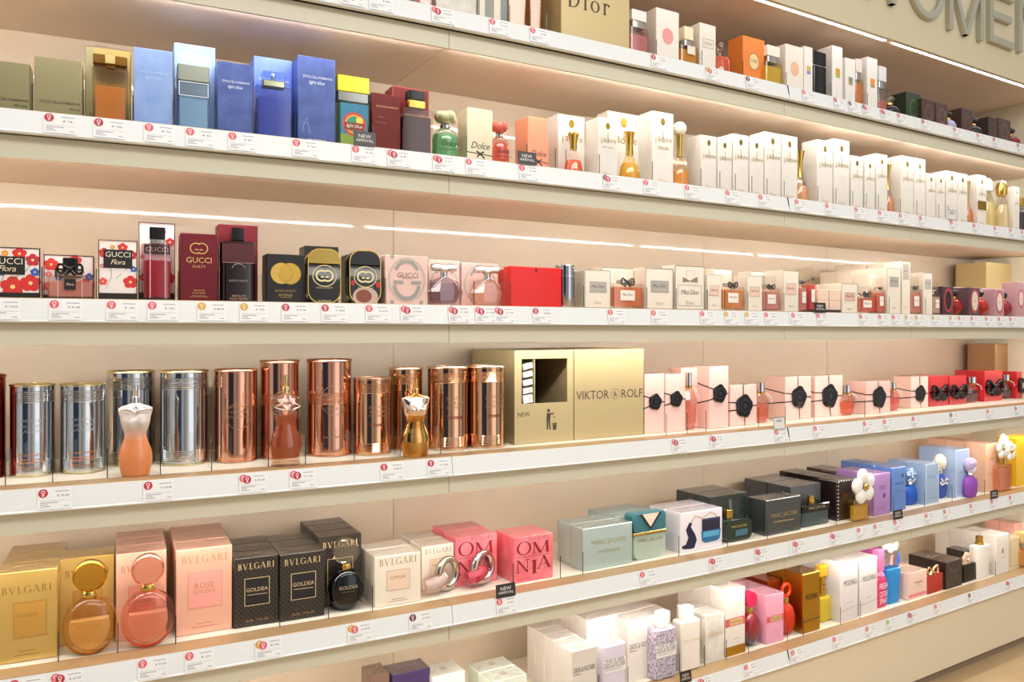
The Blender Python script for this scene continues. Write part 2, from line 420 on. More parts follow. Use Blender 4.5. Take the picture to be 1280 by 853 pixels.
def round_bottle(t, prof, liq, fill=.6, tint='f6f6f6', sy=None, clear=.45, capfrom=.7, capmat=None, n=28, body=None, dpmax=.034, collar=None):
    """Turned bottle: prof is (half width 0..1, height 0..1); everything above capfrom is the cap."""
    w, h = t.w, t.h; R = w / 2
    sy = sy or min(1.0, dpmax / w)
    cy = R * sy
    P_ = [(R * a, h * b) for a, b in prof]
    lo = [p for p in P_ if p[1] <= h * capfrom + 1e-6]; hi = [p for p in P_ if p[1] >= h * capfrom - 1e-6]
    t.part('glass_body', MB().lathe(lo, n, 0, cy, 1, sy), body or glass(tint))
    if body is None:
        zf = h * capfrom * fill; L = []
        base = h * .03
        for (a, b), (c, e) in zip(lo, lo[1:]):
            for q in range(4):
                f = q / 4; z = b + (e - b) * f
                if base <= z <= zf: L.append((max((a + (c - a) * f) - max(.0015, R * .07), .0008), z))
        if len(L) > 1: t.part('liquid', MB().lathe(L, n, 0, cy, 1, sy), liquid(liq, clear))
    if len(hi) > 1: t.part('cap', MB().lathe(hi, n, 0, cy, 1, max(sy, .6) if sy < .6 else sy), capmat or GOLD)
    if collar:
        z0, z1, rr, m = collar
        t.part('collar', MB().lathe([(R * rr, h * z0), (R * rr, h * z1)], n, 0, cy, 1, max(sy, .6)), m)
    return t
def rrect(w, z0, z1, rad, n=6):
    o = []
    a, zc, b = w / 2, (z0 + z1) / 2, (z1 - z0) / 2
    rad = min(rad, a * .98, b * .98)
    for qx, qz, a0 in ((1, 1, 0), (-1, 1, 90), (-1, -1, 180), (1, -1, 270)):
        for i in range(n + 1):
            t = radians(a0 + 90 * i / n); o.append((qx * (a - rad) + rad * cos(t), zc + qz * (b - rad) + rad * sin(t)))
    return o
TORSO = [(0, .80, .52), (.03, .86, .56), (.14, .95, .60), (.26, 1.0, .62), (.36, .93, .56), (.46, .74, .46), (.535, .64, .41), (.60, .67, .43), (.68, .80, .52), (.745, .86, .56), (.81, .90, .50), (.875, .99, .44), (.925, 1.0, .36), (.955, .78, .30), (.975, .45, .26), (1.0, .2, .2)]
def torso(t, liq, body=None, bust=None, capmat=CHROME, fill=.63, tint='f6efe8', cap=.19, clear=.3, pedestal=False):
    w, h = t.w, t.h; hb = h * (1 - cap); R = w / 2; n = 36; cy = R * .62
    pd = hb * .05 if pedestal else 0
    def ring(z, rx, ry, k=0.0):
        o = []
        for j in range(n):
            a = 2 * pi * j / n
            x, y = (R * rx - k) * cos(a), (R * ry - k) * sin(a)
            if sin(a) < 0:
                for s in (-1, 1):
                    y -= R * .26 * math.exp(-((x / R - s * .40) ** 2) / .06 - ((z - .73) ** 2) / .006) * (-sin(a)) ** .5
            o.append((x, cy + y, pd + z * (hb - pd)))
        return o
    def shape(z0, z1, k=0.0):
        S = []
        for (a, b) in zip(TORSO, TORSO[1:]):
            for q in range(3):
                f = q / 3; S.append(tuple(p + (s - p) * f for p, s in zip(a, b)))
        S.append(TORSO[-1])
        return [ring(z, a, b, k) for z, a, b in S if z0 <= z <= z1]
    t.part('glass_body', MB().rings(shape(0, 1)), body or glass(tint), 60)
    if pedestal: t.part('pedestal', MB().lathe([(R * .9, 0), (R * .9, pd)], n, 0, cy, 1, .62), glass('f2e6da'))
    if body is None: t.part('liquid', MB().rings(shape(.05, fill, .0022)), liquid(liq, clear), 60)
    if bust:
        t.part('bodice', MB().rings([[(x * 1.012, cy + (y - cy) * 1.012, z) for x, y, z in q] for q in shape(.82 if bust[1] else .64, .945)], False, False), bust[0], 60)
    nk = R * .17
    t.part('neck_ring', MB().lathe([(nk * 1.3, hb * .99), (nk * 1.4, hb + (h - hb) * .2), (nk * 1.2, hb + (h - hb) * .34)], 16, 0, cy), capmat)
    t.part('cap', MB().lathe([(nk * .9, hb + (h - hb) * .34), (nk, hb + (h - hb) * .38), (nk, h * .998), (nk * .9, h)], 16, 0, cy), capmat)
    return t
def tin(r, xl, xr, yt, col, nick, d=0.05, yb=None, deco=None, rimcol='e2d3a0', ribs=((.04, .16), (.80, .93)), rough=.09, emb=None):
    t = Thing('perfume_tin', 'perfume tin', r, xl, xr, yt, nick, d, yb, extra=0.03)
    w, h = t.w, t.h; R = w / 2 - .0012; prof = []
    z = h * .02; prof.append((R, z))
    for a, b in ribs:
        prof.append((R, h * a - .001)); m = 6
        for i in range(m):
            q = h * (a + (b - a) * i / m); st = h * (b - a) / m
            prof += [(R, q), (R + .0007, q + st * .25), (R + .0007, q + st * .5), (R, q + st * .75)]
        prof.append((R, h * b))
    prof.append((R, h * .975)); n = 56
    metal = foil(col, rough)
    t.part('can_body', MB().lathe(prof, n, 0, R), metal, 25)
    rim = foil(rimcol, .25)
    t.part('lid', MB().lathe([(R, h * .972), (R + .0012, h * .978), (R + .0012, h * .993), (R + .0004, h), (R - .002, h), (R - .003, h * .985)], n, 0, R), rim)
    t.part('bottom_rim', MB().lathe([(R + .0004, 0), (R + .0012, h * .006), (R + .0012, h * .016), (R, h * .021)], n, 0, R), rim)
    def wm(p):
        a = p[0] / (R + .001); rr = R + .0011 - p[1]
        return (rr * sin(a), R - rr * cos(a), p[2])
    for q in (deco or []):
        s, v, wf, c = q; t.part('lettering', MB().text(s, 0, v * h, width=wf * w, y=0, wmap=wm), c, 0)
    if emb:
        m = MB(); v, rr, c = emb; pts = []
        for th in (0, .0012):
            pts.append([wm(((rr * w / 2 - th) * cos(2 * pi * i / 40), 0, v * h + (rr * w / 2 - th) * sin(2 * pi * i / 40))) for i in range(40)])
        m.rings(pts, False, False); t.part('stamped_ring', m, c, 0)
    return t
def disc_bottle(t, liq, capcol, capf=.28, tint='fff6ea', fill=.62, body=None, capmat=None, dp=.034, rim=None, text=None, clear=.55):
    """Flat round flask with a round disc stopper."""
    w, h = t.w, t.h; cd = h * capf; nk = h * .05; rb = (h - cd - nk) / 2; cy = dp / 2; n = 40
    def circ(rx, rz, cz): return [(rx * cos(2 * pi * i / n), cz + rz * sin(2 * pi * i / n)) for i in range(n)]
    def lens(rx, rz, cz, y0, y1, m):
        return [[(x * s, y0 + (y1 - y0) * f, cz + (z - cz) * s) for x, z in circ(rx, rz, cz)] for f, s in m]
    prof = ((0, .72), (.1, .86), (.3, .98), (.5, 1), (.7, .98), (.9, .86), (1, .72))
    t.part('glass_body', MB().rings(lens(w / 2, rb, rb, 0, dp, prof)), body or glass(tint, .05, .8), 50)
    if body is None:
        zf = rb * 2 * fill; rx, rz = w / 2 * .76, rb * .8; pts = []
        for x, z in circ(rx, rz, rb * 1.0): pts.append((x, min(z, zf)))
        t.part('liquid', MB().outline(pts, .005, dp - .005, .002, .94), liquid(liq, clear), 50)
    if rim: t.part('side_band', MB().rings([[(x * s, dp * f, rb + (z - rb) * s) for x, z in circ(w / 2 + .0006, rb + .0006, rb)] for f, s in ((.3, .995), (.36, 1.0), (.64, 1.0), (.7, .995))], False, False), rim)
    t.part('neck_ring', MB().lathe([(w * .13, rb * 2 - .003), (w * .15, rb * 2 + nk * .3), (w * .13, rb * 2 + nk * .8), (w * .1, h - cd + .002)], 20, 0, cy, 1, .7), GOLD)
    cz = h - cd / 2
    t.part('stopper', MB().rings(lens(cd / 2, cd / 2, cz, cy - .009, cy + .009, ((0, .9), (.12, 1), (.88, 1), (1, .9)))), capmat or foil(capcol, .25), 30)
    if capmat is None: t.part('stopper_face', MB().disc(0, cz, cd * .43, cd * .43, cy - .0094, 32), P(capcol, .15, .6), 0)
    if text: marks(t, text, w, h, -.0008)
    return t
def ring_bottle(t, liq, metal):
    """Two linked rings: an upright metal ring turned aside and a thick glass ring lying through it."""
    w, h = t.w, t.h; cy = .024
    R, r = h * .40, h * .11; cx, cz = w * .5 - R * .92, R + r * .8; tw = radians(32); rs = []
    for i in range(32):
        a = 2 * pi * i / 32; q = []
        for j in range(12):
            b = 2 * pi * j / 12; rad = R + r * cos(b) * .9 - r * .2; yy = .0075 * sin(b)
            x, z = rad * cos(a), rad * sin(a)
            q.append((cx + x * cos(tw) - yy * sin(tw), cy + x * sin(tw) * .6 + yy * cos(tw), max(cz + z, .0003)))
        rs.append(q)
    rs.append(rs[0]); t.part('metal_ring', MB().rings(rs, False, False), metal, 60)
    pts = [(-w * .46, cy - .006, h * .26), (-w * .36, cy - .010, h * .27), (-w * .2, cy - .012, h * .30), (-w * .02, cy - .009, h * .36), (w * .10, cy - .003, h * .46), (w * .17, cy + .004, h * .55)]
    rad = [h * .15, h * .23, h * .255, h * .25, h * .20, h * .12]
    t.part('glass_ring', MB().tube(pts, rad, 10), glass('fbf3f3', .16, .85), 30)
    t.part('liquid', MB().tube(pts[1:-1], [q * .72 for q in rad[1:-1]], 10), liquid(liq, .3), 60)
    t.part('spray_head', MB().tube([(w * -.06, cy - .004, h * .56), (w * .02, cy - .003, h * .72), (w * .12, cy - .002, h * .84)], [w * .05, w * .075, w * .05], 4), glass('ffe2e2', .25, .9), 20)
def gem_bottle(t, liq, tint, capmat=CHROME, clear=.4):
    """Faceted eight-sided flask under a knotted bar stopper with cord."""
    w, h = t.w, t.h; zb = h * .66; dp = .036; n = 8
    def ring(z, sx, sy): return [(w / 2 * sx * cos(2 * pi * (j + .5) / n) / cos(pi / n), dp / 2 + dp / 2 * sy * sin(2 * pi * (j + .5) / n) / cos(pi / n), z) for j in range(n)]
    R = [ring(0, .70, .7), ring(zb * .10, .80, .85), ring(zb * .48, 1.0, 1.0), ring(zb * .86, .72, .8), ring(zb, .30, .5)]
    R2 = [[(x * .84, dp / 2 + (y - dp / 2) * .8, .004 + z * .86) for x, y, z in q] for q in R[:4]]
    t.part('glass_body', MB().rings(R), glass(tint, .1, .7), 0)
    t.part('liquid', MB().rings(R2), liquid(liq, clear), 0)
    zc = h * .90
    t.part('neck_ring', MB().lathe([(w * .11, zb - .002), (w * .09, zb + h * .1), (w * .13, h * .86)], 14, 0, dp / 2), capmat)
    t.part('bar_stopper', MB().tube([(-w * .34, dp / 2, zc), (-w * .2, dp / 2, zc + .001), (0, dp / 2, zc), (w * .2, dp / 2, zc + .001), (w * .34, dp / 2, zc)], [h * .085, h * .1, h * .085, h * .1, h * .085], 12), capmat)
    m = MB(); m.tube([(-w * .36, .004, zb * .66), (-w * .12, 0, zb * .98), (0, -.001, zb * 1.04), (w * .12, 0, zb * .98), (w * .30, .003, zb * .72)], .0007, 6)
    t.part('cord', m, P('f7f4f0', .5))
    return t
def slab_bottle(t, mat, capmat, facemarks, dp=.028, capf=.28, rad=.35, edge=GOLD):
    w, h = t.w, t.h; zc = h * (1 - capf); o = rrect(w, 0, h, w * rad)
    lo = [p for p in o if p[1] < zc] ; hi = [p for p in o if p[1] >= zc]
    x = w / 2
    lo2 = [(x, zc - .0008)] + [(-x, zc - .0008)] + [p for p in lo if p[0] < 0] + [p for p in lo if p[0] >= 0]
    lo2 = sorted(lo + [(x, zc - .0008), (-x, zc - .0008)], key=lambda p: atan2(p[1] - zc * .5, p[0]))
    hi2 = sorted(hi + [(x, zc), (-x, zc)], key=lambda p: atan2(p[1] - (zc + h) / 2, p[0]))
    t.part('glass_body', MB().outline(lo2, 0, dp, .0015), mat)
    t.part('cap', MB().outline(hi2, 0, dp, .0015), capmat)
    m = MB(); n = len(o)
    ins = [(p[0] * .955, h / 2 + (p[1] - h / 2) * .968) for p in o]
    m.add([(a, -.0004, b) for a, b in o] + [(a, -.0004, b) for a, b in ins], [(i, (i + 1) % n, n + (i + 1) % n, n + i) for i in range(n)])
    t.part('edge_band', m, edge, 0)
    marks(t, facemarks, w, h, -.0006)
    return t
def flower_head(t, cx, cz, y, r, col='fdfbf4', heart=GOLD, n=5, parent=None, name='flower_cap'):
    m = MB()
    for i in range(n):
        a = radians(90 + 360 / n * i + 10)
        m.ball((cx + .58 * r * cos(a), y, cz + .58 * r * sin(a)), .45 * r, .2 * r, .45 * r, 12, 6)
    o = t.part(name, m, P(col, .4), 60, parent)
    MB().ball((cx, y - .16 * r, cz), .2 * r, .14 * r, .2 * r, 10, 6).obj('flower_heart', heart, o, 60)
    return o
def seal_marks(t, u=.5, v=.5, r=.26, ribbon=True, vert=True, side=None, dp=.05):
    """Black wax seal with ribbons across a pink carton."""
    w, h = t.w, t.h; m = MB(); cx, cz = (u - .5) * w, v * h; R = r * w; rib = P('15131a', .3)
    if ribbon:
        b = MB()
        b.line(-w / 2, cz + h * .10, cx, cz + R * .3, .003, -.0004); b.line(-w / 2, cz - h * .10, cx, cz - R * .3, .003, -.0004)
        b.line(cx, cz, w / 2, cz - h * .01, .003, -.0004)
        if vert: b.line(cx, cz, cx - w * .02, h, .003, -.0005); b.line(cx, cz, cx + w * .05, 0, .003, -.0005)
        if side:
            for s in (1, -1):
                z = cz + s * h * .10; x = -w / 2 - .0004
                b.add([(x, 0, z - .0015), (x, dp, z - .0015 + s * h * .08), (x, dp, z + .0015 + s * h * .08), (x, 0, z + .0015)], [(0, 1, 2, 3)])
        t.part('ribbon', b, rib, 0)
    n = 22; rs = []
    for y, k in ((0, .98), (-.003, 1.0), (-.0045, .86), (-.0042, .7)):
        rs.append([(cx + R * k * (1 + .07 * sin(5 * a + k)) * cos(a), y - .0006, cz + R * k * (1 + .07 * sin(5 * a + k)) * sin(a)) for a in [2 * pi * i / n for i in range(n)]])
    m.rings(rs); s = t.part('wax_seal', m, P('0f0d12', .18), 40)
    q = MB()
    q.band(cx, cz, R * .62, R * .62, R * .10, -.0052, 20, 330, 20); q.disc(cx, cz, R * .22, R * .22, -.0053, 10)
    q.obj('seal_relief', P('2a2730', .2), s, 0)
def bow(t, cx, cz, r, y, mat, name='bow'):
    m = MB()
    for s in (-1, 1):
        pts = [(cx + s * r * (.05 + .95 * sin(pi * i / 10) ** .8) if i not in (0, 10) else cx, y - .002 * sin(pi * i / 10), cz + r * .42 * sin(2 * pi * i / 10 + .0) * 1.0) for i in range(11)]
        m.tube(pts, r * .12, 6)
        m.tube([(cx, y, cz), (cx + s * r * .45, y - .001, cz - r * .55)], [r * .14, r * .2], 6)
    m.ball((cx, y - .002, cz), r * .22, r * .18, r * .22, 8, 6)
    return t.part(name, m, mat, 60)
# ------------------------------------------------------------------ the wall unit
def sweep(name, prof, x0, x1, mat, parent=None, step=.08, smooth=30):
    """Profile (d, z) carried along the bowed front line from x0 to x1."""
    n = max(2, int((x1 - x0) / step) + 1); m = MB()
    m.rings([[W(x0 + (x1 - x0) * i / n, d, z) for d, z in prof] for i in range(n + 1)])
    o = m.obj(name, mat, None, smooth)
    if parent is not None:
        o.parent = parent; o.matrix_parent_inverse = Matrix.Translation(-Vector(parent.location))
    return o
def struct(o): o['kind'] = 'structure'; return o
X0, X3 = -1.1, 3.05
JOINTS = [X0, at(559, .02)[0], at(985, 0)[0], at(1140, .01)[0], X3]
CREAM = P('dcd8c2', .5); RAILW = P('eef0ee', .35); TRAY = P('f0e6d4', .4); TAN = P('b3946c', .35, .25)
UNDER = P('d9c6b4', .5); BACKP = P('c9b8a0', .4, 0, .6)
BAYN = ['bay cut by the frame edge', 'bay with the gold waste bin', 'bay after the black rail joint', 'bay at the far end']
LED = lamp((1.0, .94, .88, 1), 82.0)
def shelf_bay(r, b):
    x0, x1 = JOINTS[b] + .0006, JOINTS[b + 1] - .0006; zt = rail_top(r); zs = floor_of(r); zb = zt - .0755
    xm = (x0 + x1) / 2
    e = empty('display_shelf', (xm, front(xm), zs))
    ordn = SHELF[r]
    tag(e, 'long cream display shelf with price rail, %s, %s' % (ordn, BAYN[b]), 'shelf', 'display shelves of the wall unit')
    sweep('shelf_board', [(.042, zs), (.042, zs - .012), (BACK - .001, zs - .012), (BACK - .001, zs)], x0, x1, TRAY, e)
    sweep('front_trim', [(.0015, zs - .0006), (.0005, zs - .003), (.001, zs - .012), (.042, zs - .012), (.042, zs - .0001), (.006, zs - .0001)], x0, x1, TAN, e)
    # ribbed price rail, leaning back a little
    pr = [(-.006, zt - .036), (-.0075, zt - .0385), (-.006, zt - .0405), (.004, zt - .0405), (.004, zt - .005), (.0, zt - .0035), (-.0005, zt - .005)]
    k = 3
    rib = []
    for i in range(k):
        f0, f1 = i / k, (i + 1) / k
        za, zb_ = zt - .006 - .030 * f0, zt - .006 - .030 * f1; da, db = -.0005 - .0055 * f0, -.0005 - .0055 * f1
        rib += [(da, za), (da - .00015, za - .0006), (db, zb_)]
    rail = sweep('price_rail', pr + rib, x0, x1, RAILW, e, smooth=20)
    if r == 6: return e
    sweep('fascia', [(.012, zt - .0405), (.012, zb), (.018, zb), (.018, zt - .0405)], x0, x1, CREAM, e)
    sweep('underside_panel', [(.0182, zb + .0105), (.0182, zb + .0068), (BACK - .001, zb + .0068), (BACK - .001, zb + .0105)], x0, x1, UNDER, e)
    g = .016
    sweep('light_strip', [(.0184, zb + .0062), (.0184, zb + .0022), (.0200, zb + .0018), (.0222, zb + .0058)], x0 + g, x1 - g, LED, e)
    return e
for r in range(1, 7):
    for b in range(4): shelf_bay(r, b)
# black strips added for the shade in the open gaps at the rail joints
for r in range(1, 7):
    if r in (3, 5): continue
    zt = rail_top(r); X = JOINTS[2]
    m = MB(); f = front(X)
    m.rings([[(X - .0016, f - .0062, zt - .040), (X + .0016, f - .0062, zt - .040), (X + .0016, f + .002, zt - .040), (X - .0016, f + .002, zt - .040)],
             [(X - .0042, f - .0012, zt - .003), (X - .001, f - .0012, zt - .003), (X - .001, f + .002, zt - .003), (X - .0042, f + .002, zt - .003)]])
    o = m.obj('rail_joint_clip', P('171615', .4), None); tag(o, 'black strip for the dark gap at the rail joint of the ' + SHELF[r], 'gap strip', 'rail joint gap strips')
# back panels of each bay
ZH = zat(104.0, at(1279, 0)[2])                                 # lower edge of the header board
ZTOP = ZH + .42
for b in range(4):
    x0, x1 = JOINTS[b], JOINTS[b + 1]
    o = sweep('wall_back', [(BACK, .0), (BACK, ZTOP), (BACK + .02, ZTOP), (BACK + .02, .0)], x0 + .0007, x1 - .0007, BACKP); struct(o)
o = sweep('wall_core', [(BACK + .021, 0), (BACK + .021, ZTOP), (BACK + .05, ZTOP), (BACK + .05, 0)], X0, X3, P('4a4038', .8)); o.name = 'wall_back_core'; struct(o)
# header board with raised letters and its light
HEAD = P('d3c8a8', .5)
struct(sweep('trim_header', [(0, ZH), (0, ZTOP), (.012, ZTOP), (.012, ZH)], X0, X3, HEAD))
struct(sweep('ceiling', [(.030, ZH + .004), (.030, ZH + .012), (BACK, ZH + .012), (BACK, ZH + .004)], X0, X3, UNDER))
struct(sweep('trim_cover', [(.012, ZTOP - .02), (.012, ZTOP), (BACK, ZTOP), (BACK, ZTOP - .02)], X0, X3, HEAD))
xj = [X0, at(1115, .016)[0] - .022, at(1115, .016)[0] + .022, X3]
for k, (a, b, nm) in enumerate(((xj[0], xj[1], 'over the white and orange boxes'), (xj[2], xj[3], 'over the dark boxes at the far end'))):
    o = sweep('light_strip', [(.014, ZH + .003), (.014, ZH + .006), (.026, ZH + .006), (.026, ZH + .003)], a, b, lamp((1.0, .86, .88, 1), 11.0))
    tag(o, 'long light strip under the header board, ' + nm, 'light', 'header light strips')
LM = P('b9b7a6', .3, .3)
sg = empty('wall_sign', (*W(1.9, 0, 0)[:2], ZH + .05)); tag(sg, 'raised grey capital letters mounted on the cream header board', 'sign')
GLY = {'W': [(0, 1, .27, 0), (.27, 0, .5, 1), (.5, 1, .73, 0), (.73, 0, 1, 1)], 'M': [(.07, 0, .07, 1), (.07, 1, .5, 0), (.5, 0, .93, 1), (.93, 0, .93, 1)],
       'E': [(.1, 0, .1, 1), (.1, .06, 1, .06), (.1, .94, 1, .94), (.1, .52, .88, .52)], 'N': [(.08, 0, .08, 1), (.08, 1, .92, 0), (.92, 0, .92, 1)]}
def letter(ch, pxl, pxr, ybase, H=.172, th=.021):
    a, b = at(pxl, 0), at(pxr, 0); w = hypot(b[0] - a[0], b[1] - a[1]); z = zat(ybase, a[2]); X = (a[0] + b[0]) / 2; an = atan(slope(X)); m = MB()
    def pt(x, y, q): return (X + x * cos(an), front(X) + x * sin(an) + y, z + q)
    if ch == 'O':
        n = 40; R = []
        for k, y in ((0, -.0005), (0, -.013), (.002, -.015), (th - .002, -.015), (th, -.013), (th, -.0005)):
            R.append([pt((w / 2 - k) * cos(2 * pi * i / n), y, H / 2 + (H / 2 - k) * sin(2 * pi * i / n)) for i in range(n)])
        m.rings(R + [R[0]], False, False)
    else:
        for x0, z0, x1, z1 in GLY[ch]:
            x0, x1 = (x0 - .5) * w, (x1 - .5) * w; z0, z1 = z0 * H, z1 * H
            if abs(x1 - x0) > abs(z1 - z0): q = [(x0, z0 - th / 2), (x1, z1 - th / 2), (x1, z1 + th / 2), (x0, z0 + th / 2)]
            else: q = [(x0 - th / 2, z0), (x0 + th / 2, z0), (x1 + th / 2, z1), (x1 - th / 2, z1)]
            m.rings([[pt(x, -.0005, zz) for x, zz in q], [pt(x, -.014 - .0004 * len(m.v) / 8, zz) for x, zz in q]])
    o = m.obj('letter', LM, sg, 20); o.matrix_parent_inverse = Matrix.Translation(-Vector(sg.location))
letter('W', 1068, 1127, -9); letter('O', 1133.5, 1176, 17); letter('M', 1181, 1225, 37); letter('E', 1231.5, 1263, 52); letter('N', 1268, 1306, 65)
# base board under the bottom shelf, plinth and floor
zb6 = rail_top(6) - .0405
struct(sweep('wall_base', [(.008, .03), (.008, zb6), (.026, zb6), (.026, .03)], X0, X3, P('e6dabf', .5)))
struct(sweep('baseboard_front', [(.022, 0), (.022, .03), (.040, .03), (.040, 0)], X0, X3, P('8d7a66', .5)))
fl = MB(); fl.add([(-3.2, -2.6, 0), (5.2, -2.6, 0), (5.2, 2.2, 0), (-3.2, 2.2, 0)], [(0, 1, 2, 3)])
struct(fl.obj('floor', two('b89a72', 'd2b68f', 2.6, lo=.3, hi=.75, rough=.35), None, 0))
struct(sweep('wall_end', [(.0, 0), (.0, ZTOP), (BACK, ZTOP), (BACK, 0)], X3 + .002, X3 + .03, CREAM))

# ------------------------------------------------------------------ light of the shop around the unit
wd = bpy.data.worlds.new('World'); SC.world = wd; wd.use_nodes = True
nt = wd.node_tree; N, L = nt.nodes, nt.links
bg = N['Background']; tc = N.new('ShaderNodeTexCoord'); sx = N.new('ShaderNodeSeparateXYZ')
L.new(tc.outputs['Generated'], sx.inputs[0])
at2 = N.new('ShaderNodeMath'); at2.operation = 'ARCTAN2'; L.new(sx.outputs['Y'], at2.inputs[0]); L.new(sx.outputs['X'], at2.inputs[1])
mr = N.new('ShaderNodeMapRange'); mr.inputs['From Min'].default_value = -pi; mr.inputs['From Max'].default_value = pi
L.new(at2.outputs[0], mr.inputs['Value'])
rp = N.new('ShaderNodeValToRGB'); L.new(mr.outputs['Result'], rp.inputs['Fac']); rp.color_ramp.interpolation = 'EASE'
el = rp.color_ramp.elements
stops = [(0.0, (.55, .46, .38)), (.05, (.9, .85, .78)), (.095, (1.1, 1.1, 1.1)), (.115, (.05, .07, .12)), (.18, (.06, .09, .16)), (.2, (.85, .8, .74)), (.235, (.5, .45, .4)),
         (.27, (1.0, .97, .93)), (.30, (2.4, 2.4, 2.45)), (.34, (2.4, 2.4, 2.45)), (.36, (.5, .45, .4)), (.40, (1.0, .95, .9)), (.45, (.25, .22, .2)), (.5, (.7, .6, .5)), (1.0, (.55, .46, .38))]
for i, (p, c) in enumerate(stops):
    e = el[i] if i < 2 else el.new(p)
for i, (p, c) in enumerate(sorted(stops)): el[i].position = p; el[i].color = (*c, 1)
up = N.new('ShaderNodeMapRange'); up.inputs['From Min'].default_value = .35; up.inputs['From Max'].default_value = .8; L.new(sx.outputs['Z'], up.inputs['Value'])
mx = N.new('ShaderNodeMixRGB'); L.new(up.outputs[0], mx.inputs['Fac']); L.new(rp.outputs['Color'], mx.inputs['Color1']); mx.inputs['Color2'].default_value = (1.45, 1.44, 1.38, 1)
L.new(mx.outputs[0], bg.inputs['Color']); bg.inputs['Strength'].default_value = 0.62
def area(name, loc, rot, sx_, sy_, power, col):
    l = bpy.data.lights.new(name, 'AREA'); l.shape = 'RECTANGLE'; l.size = sx_; l.size_y = sy_; l.energy = power; l.color = col
    o = bpy.data.objects.new(name, l); COL.objects.link(o); o.location = loc; o.rotation_euler = rot; return o
area('shop_ceiling_light', (.9, -.9, 2.7), (radians(28), 0, 0), 3.2, .7, 45, (1, .98, .95))

cam = bpy.data.cameras.new('camera'); co = bpy.data.objects.new('camera', cam); COL.objects.link(co)
co.location = (0, 0, EYE); co.rotation_euler = (radians(90), 0, -TH); cam.sensor_fit = 'HORIZONTAL'; cam.sensor_width = 36.0
cam.lens = F / 1280 * 36; cam.shift_y = -(426.5 - HY) / 1280; cam.clip_start = .02
SC.camera = co
SC.view_settings.view_transform = 'Standard'; SC.view_settings.look = 'None'; SC.view_settings.gamma = 1.0
SC.view_settings.exposure = 0.0; SC.view_settings.use_curve_mapping = False
SC.cycles.transparent_max_bounces = 24; SC.cycles.max_bounces = 8; SC.cycles.caustics_reflective = False; SC.cycles.caustics_refractive = False
# ------------------------------------------------------------------ second shelf (upper rows first)
DG, DGS = '33301f', 'e8ecf8'
def dg(c, sub, vs=.72, u=.5, wf=.86, top=True):
    return [('T', 'DOLCE', u - .225 * wf / .86 * .9, vs, .32 * wf / .86, c), ('T', '&', u + .0 - .01, vs - .004, .045, c), ('T', 'GABBANA', u + .23 * wf / .86, vs, .40 * wf / .86, c)] + ([('T', sub[0], sub[1], sub[2], sub[3], c, .3)] if sub else [])
OLIVE = P('98906a', .28, .6)
t = carton(2, -22, 38, 73, '', 'olive gold carton cut by the frame edge', mat=OLIVE, deco=dg('2c2a18', ('the one', .8, .18, .28), .28, wf=.92))
t = carton(2, 42.5, 103, 69.5, '', 'olive gold square carton with dark lettering', mat=OLIVE, deco=dg('2c2a18', ('the one', .84, .18, .24), .27, wf=.92))
t = carton(2, 105.5, 164, 56.5, '', 'olive gold carton behind the amber cube bottle', mat=OLIVE, d=.09, deco=dg('2c2a18', None, .17, wf=.92) + [('R', .2, .35, .98, .99, '*a8935c')])
t = bottle(2, 115, 160, 65.5, 'amber bottle with square tortoise cap')
block_bottle(t, 'e8a052', ('5a3c18', .98, .13), .66, 'f4ead6', .03, .84, 'd9b45c', .004, .35, capmat=P('8a5f22', .12, .3), collar=(.3, .05))
marks(t, [('R', .36, .875, .64, .99, 'd8c07a', 'cap_plate')], t.w, t.h, -.0008)
LB = two('7f9fdc', '93b3e6', 30, lo=.35, hi=.7)
t = carton(2, 167, 215.5, 58, '', 'pale blue carton with faint white script', mat=LB, deco=dg('b9c9ea', ('light blue', .5, .635, .42), .705, wf=.8))
t = carton(2, 217.5, 269.5, 52.5, '', 'brighter pale blue carton behind the frosted bottle', mat=two('86a9e0', '9bbcec', 26, lo=.35, hi=.7), d=.09, deco=[('R', .1, .1, .9, .9, 'a4c2ee')])
t = bottle(2, 221, 263, 78, 'frosted pale blue bottle with grey cap')
block_bottle(t, 'a8c8e0', ('8f9484', .97, .24), .97, 'e4eef6', .03, .74, rad=.003, clear=.25, capmat=P('8b9184', .3, .4), collar=None, body=None)
m = MB(); m.rprism(t.w * .93, .026, t.h * .55, t.h * .75, .003, 0, .015); t.part('neck_window', m, P('93a0a8', .2, .3))
marks(t, [('BR', .05, .53, .95, .74, .025, 'dfe8ee')], t.w, t.h, -.001)
DB = two('364c94', '4d66ae', 34, lo=.35, hi=.7)
sub2 = [('T', 'eau intense', .5, .06, .5, DGS, .3)]
t = carton(2, 271.5, 316, 75.5, '', 'deep blue carton before the blue bottle', mat=DB, deco=dg(DGS, ('light blue', .5, .665, .42), .74, wf=.84) + sub2)
t = carton(2, 317, 365.5, 69, '', 'deep blue carton behind the blue bottle', mat=two('5b78d6', '7190e6', 34, lo=.35, hi=.7), d=.09, deco=dg(DGS, None, .75, wf=.84))
t = bottle(2, 320, 366, 85.5, 'square blue bottle with clear glass cap')
block_bottle(t, '4a5fb8', ('ffffff', .62, .13), .82, 'dfe0ee', .03, .785, 'b7ba9a', .003, .3, capmat=glass('d5e4fa', .2, .8), collar=(.62, .1))
MB().ball((0, .015, t.h * .95), t.w * .07, t.w * .07, t.h * .06).obj('spray_button', CHROME, t.o)
t = carton(2, 372, 419.5, 68, '', 'tall deep blue carton beside the yellow cap', mat=DB, deco=dg(DGS, ('light blue', .5, .705, .42), .77, wf=.84) + sub2 + [('L', [(.1, .13), (.22, .3), (.33, .13)], .01, '8ba0dc', 'sketch'), ('L', [(.15, .13), (.15, .24), (.28, .24), (.28, .13)], .01, '8ba0dc', 'sketch')], dp=.05)
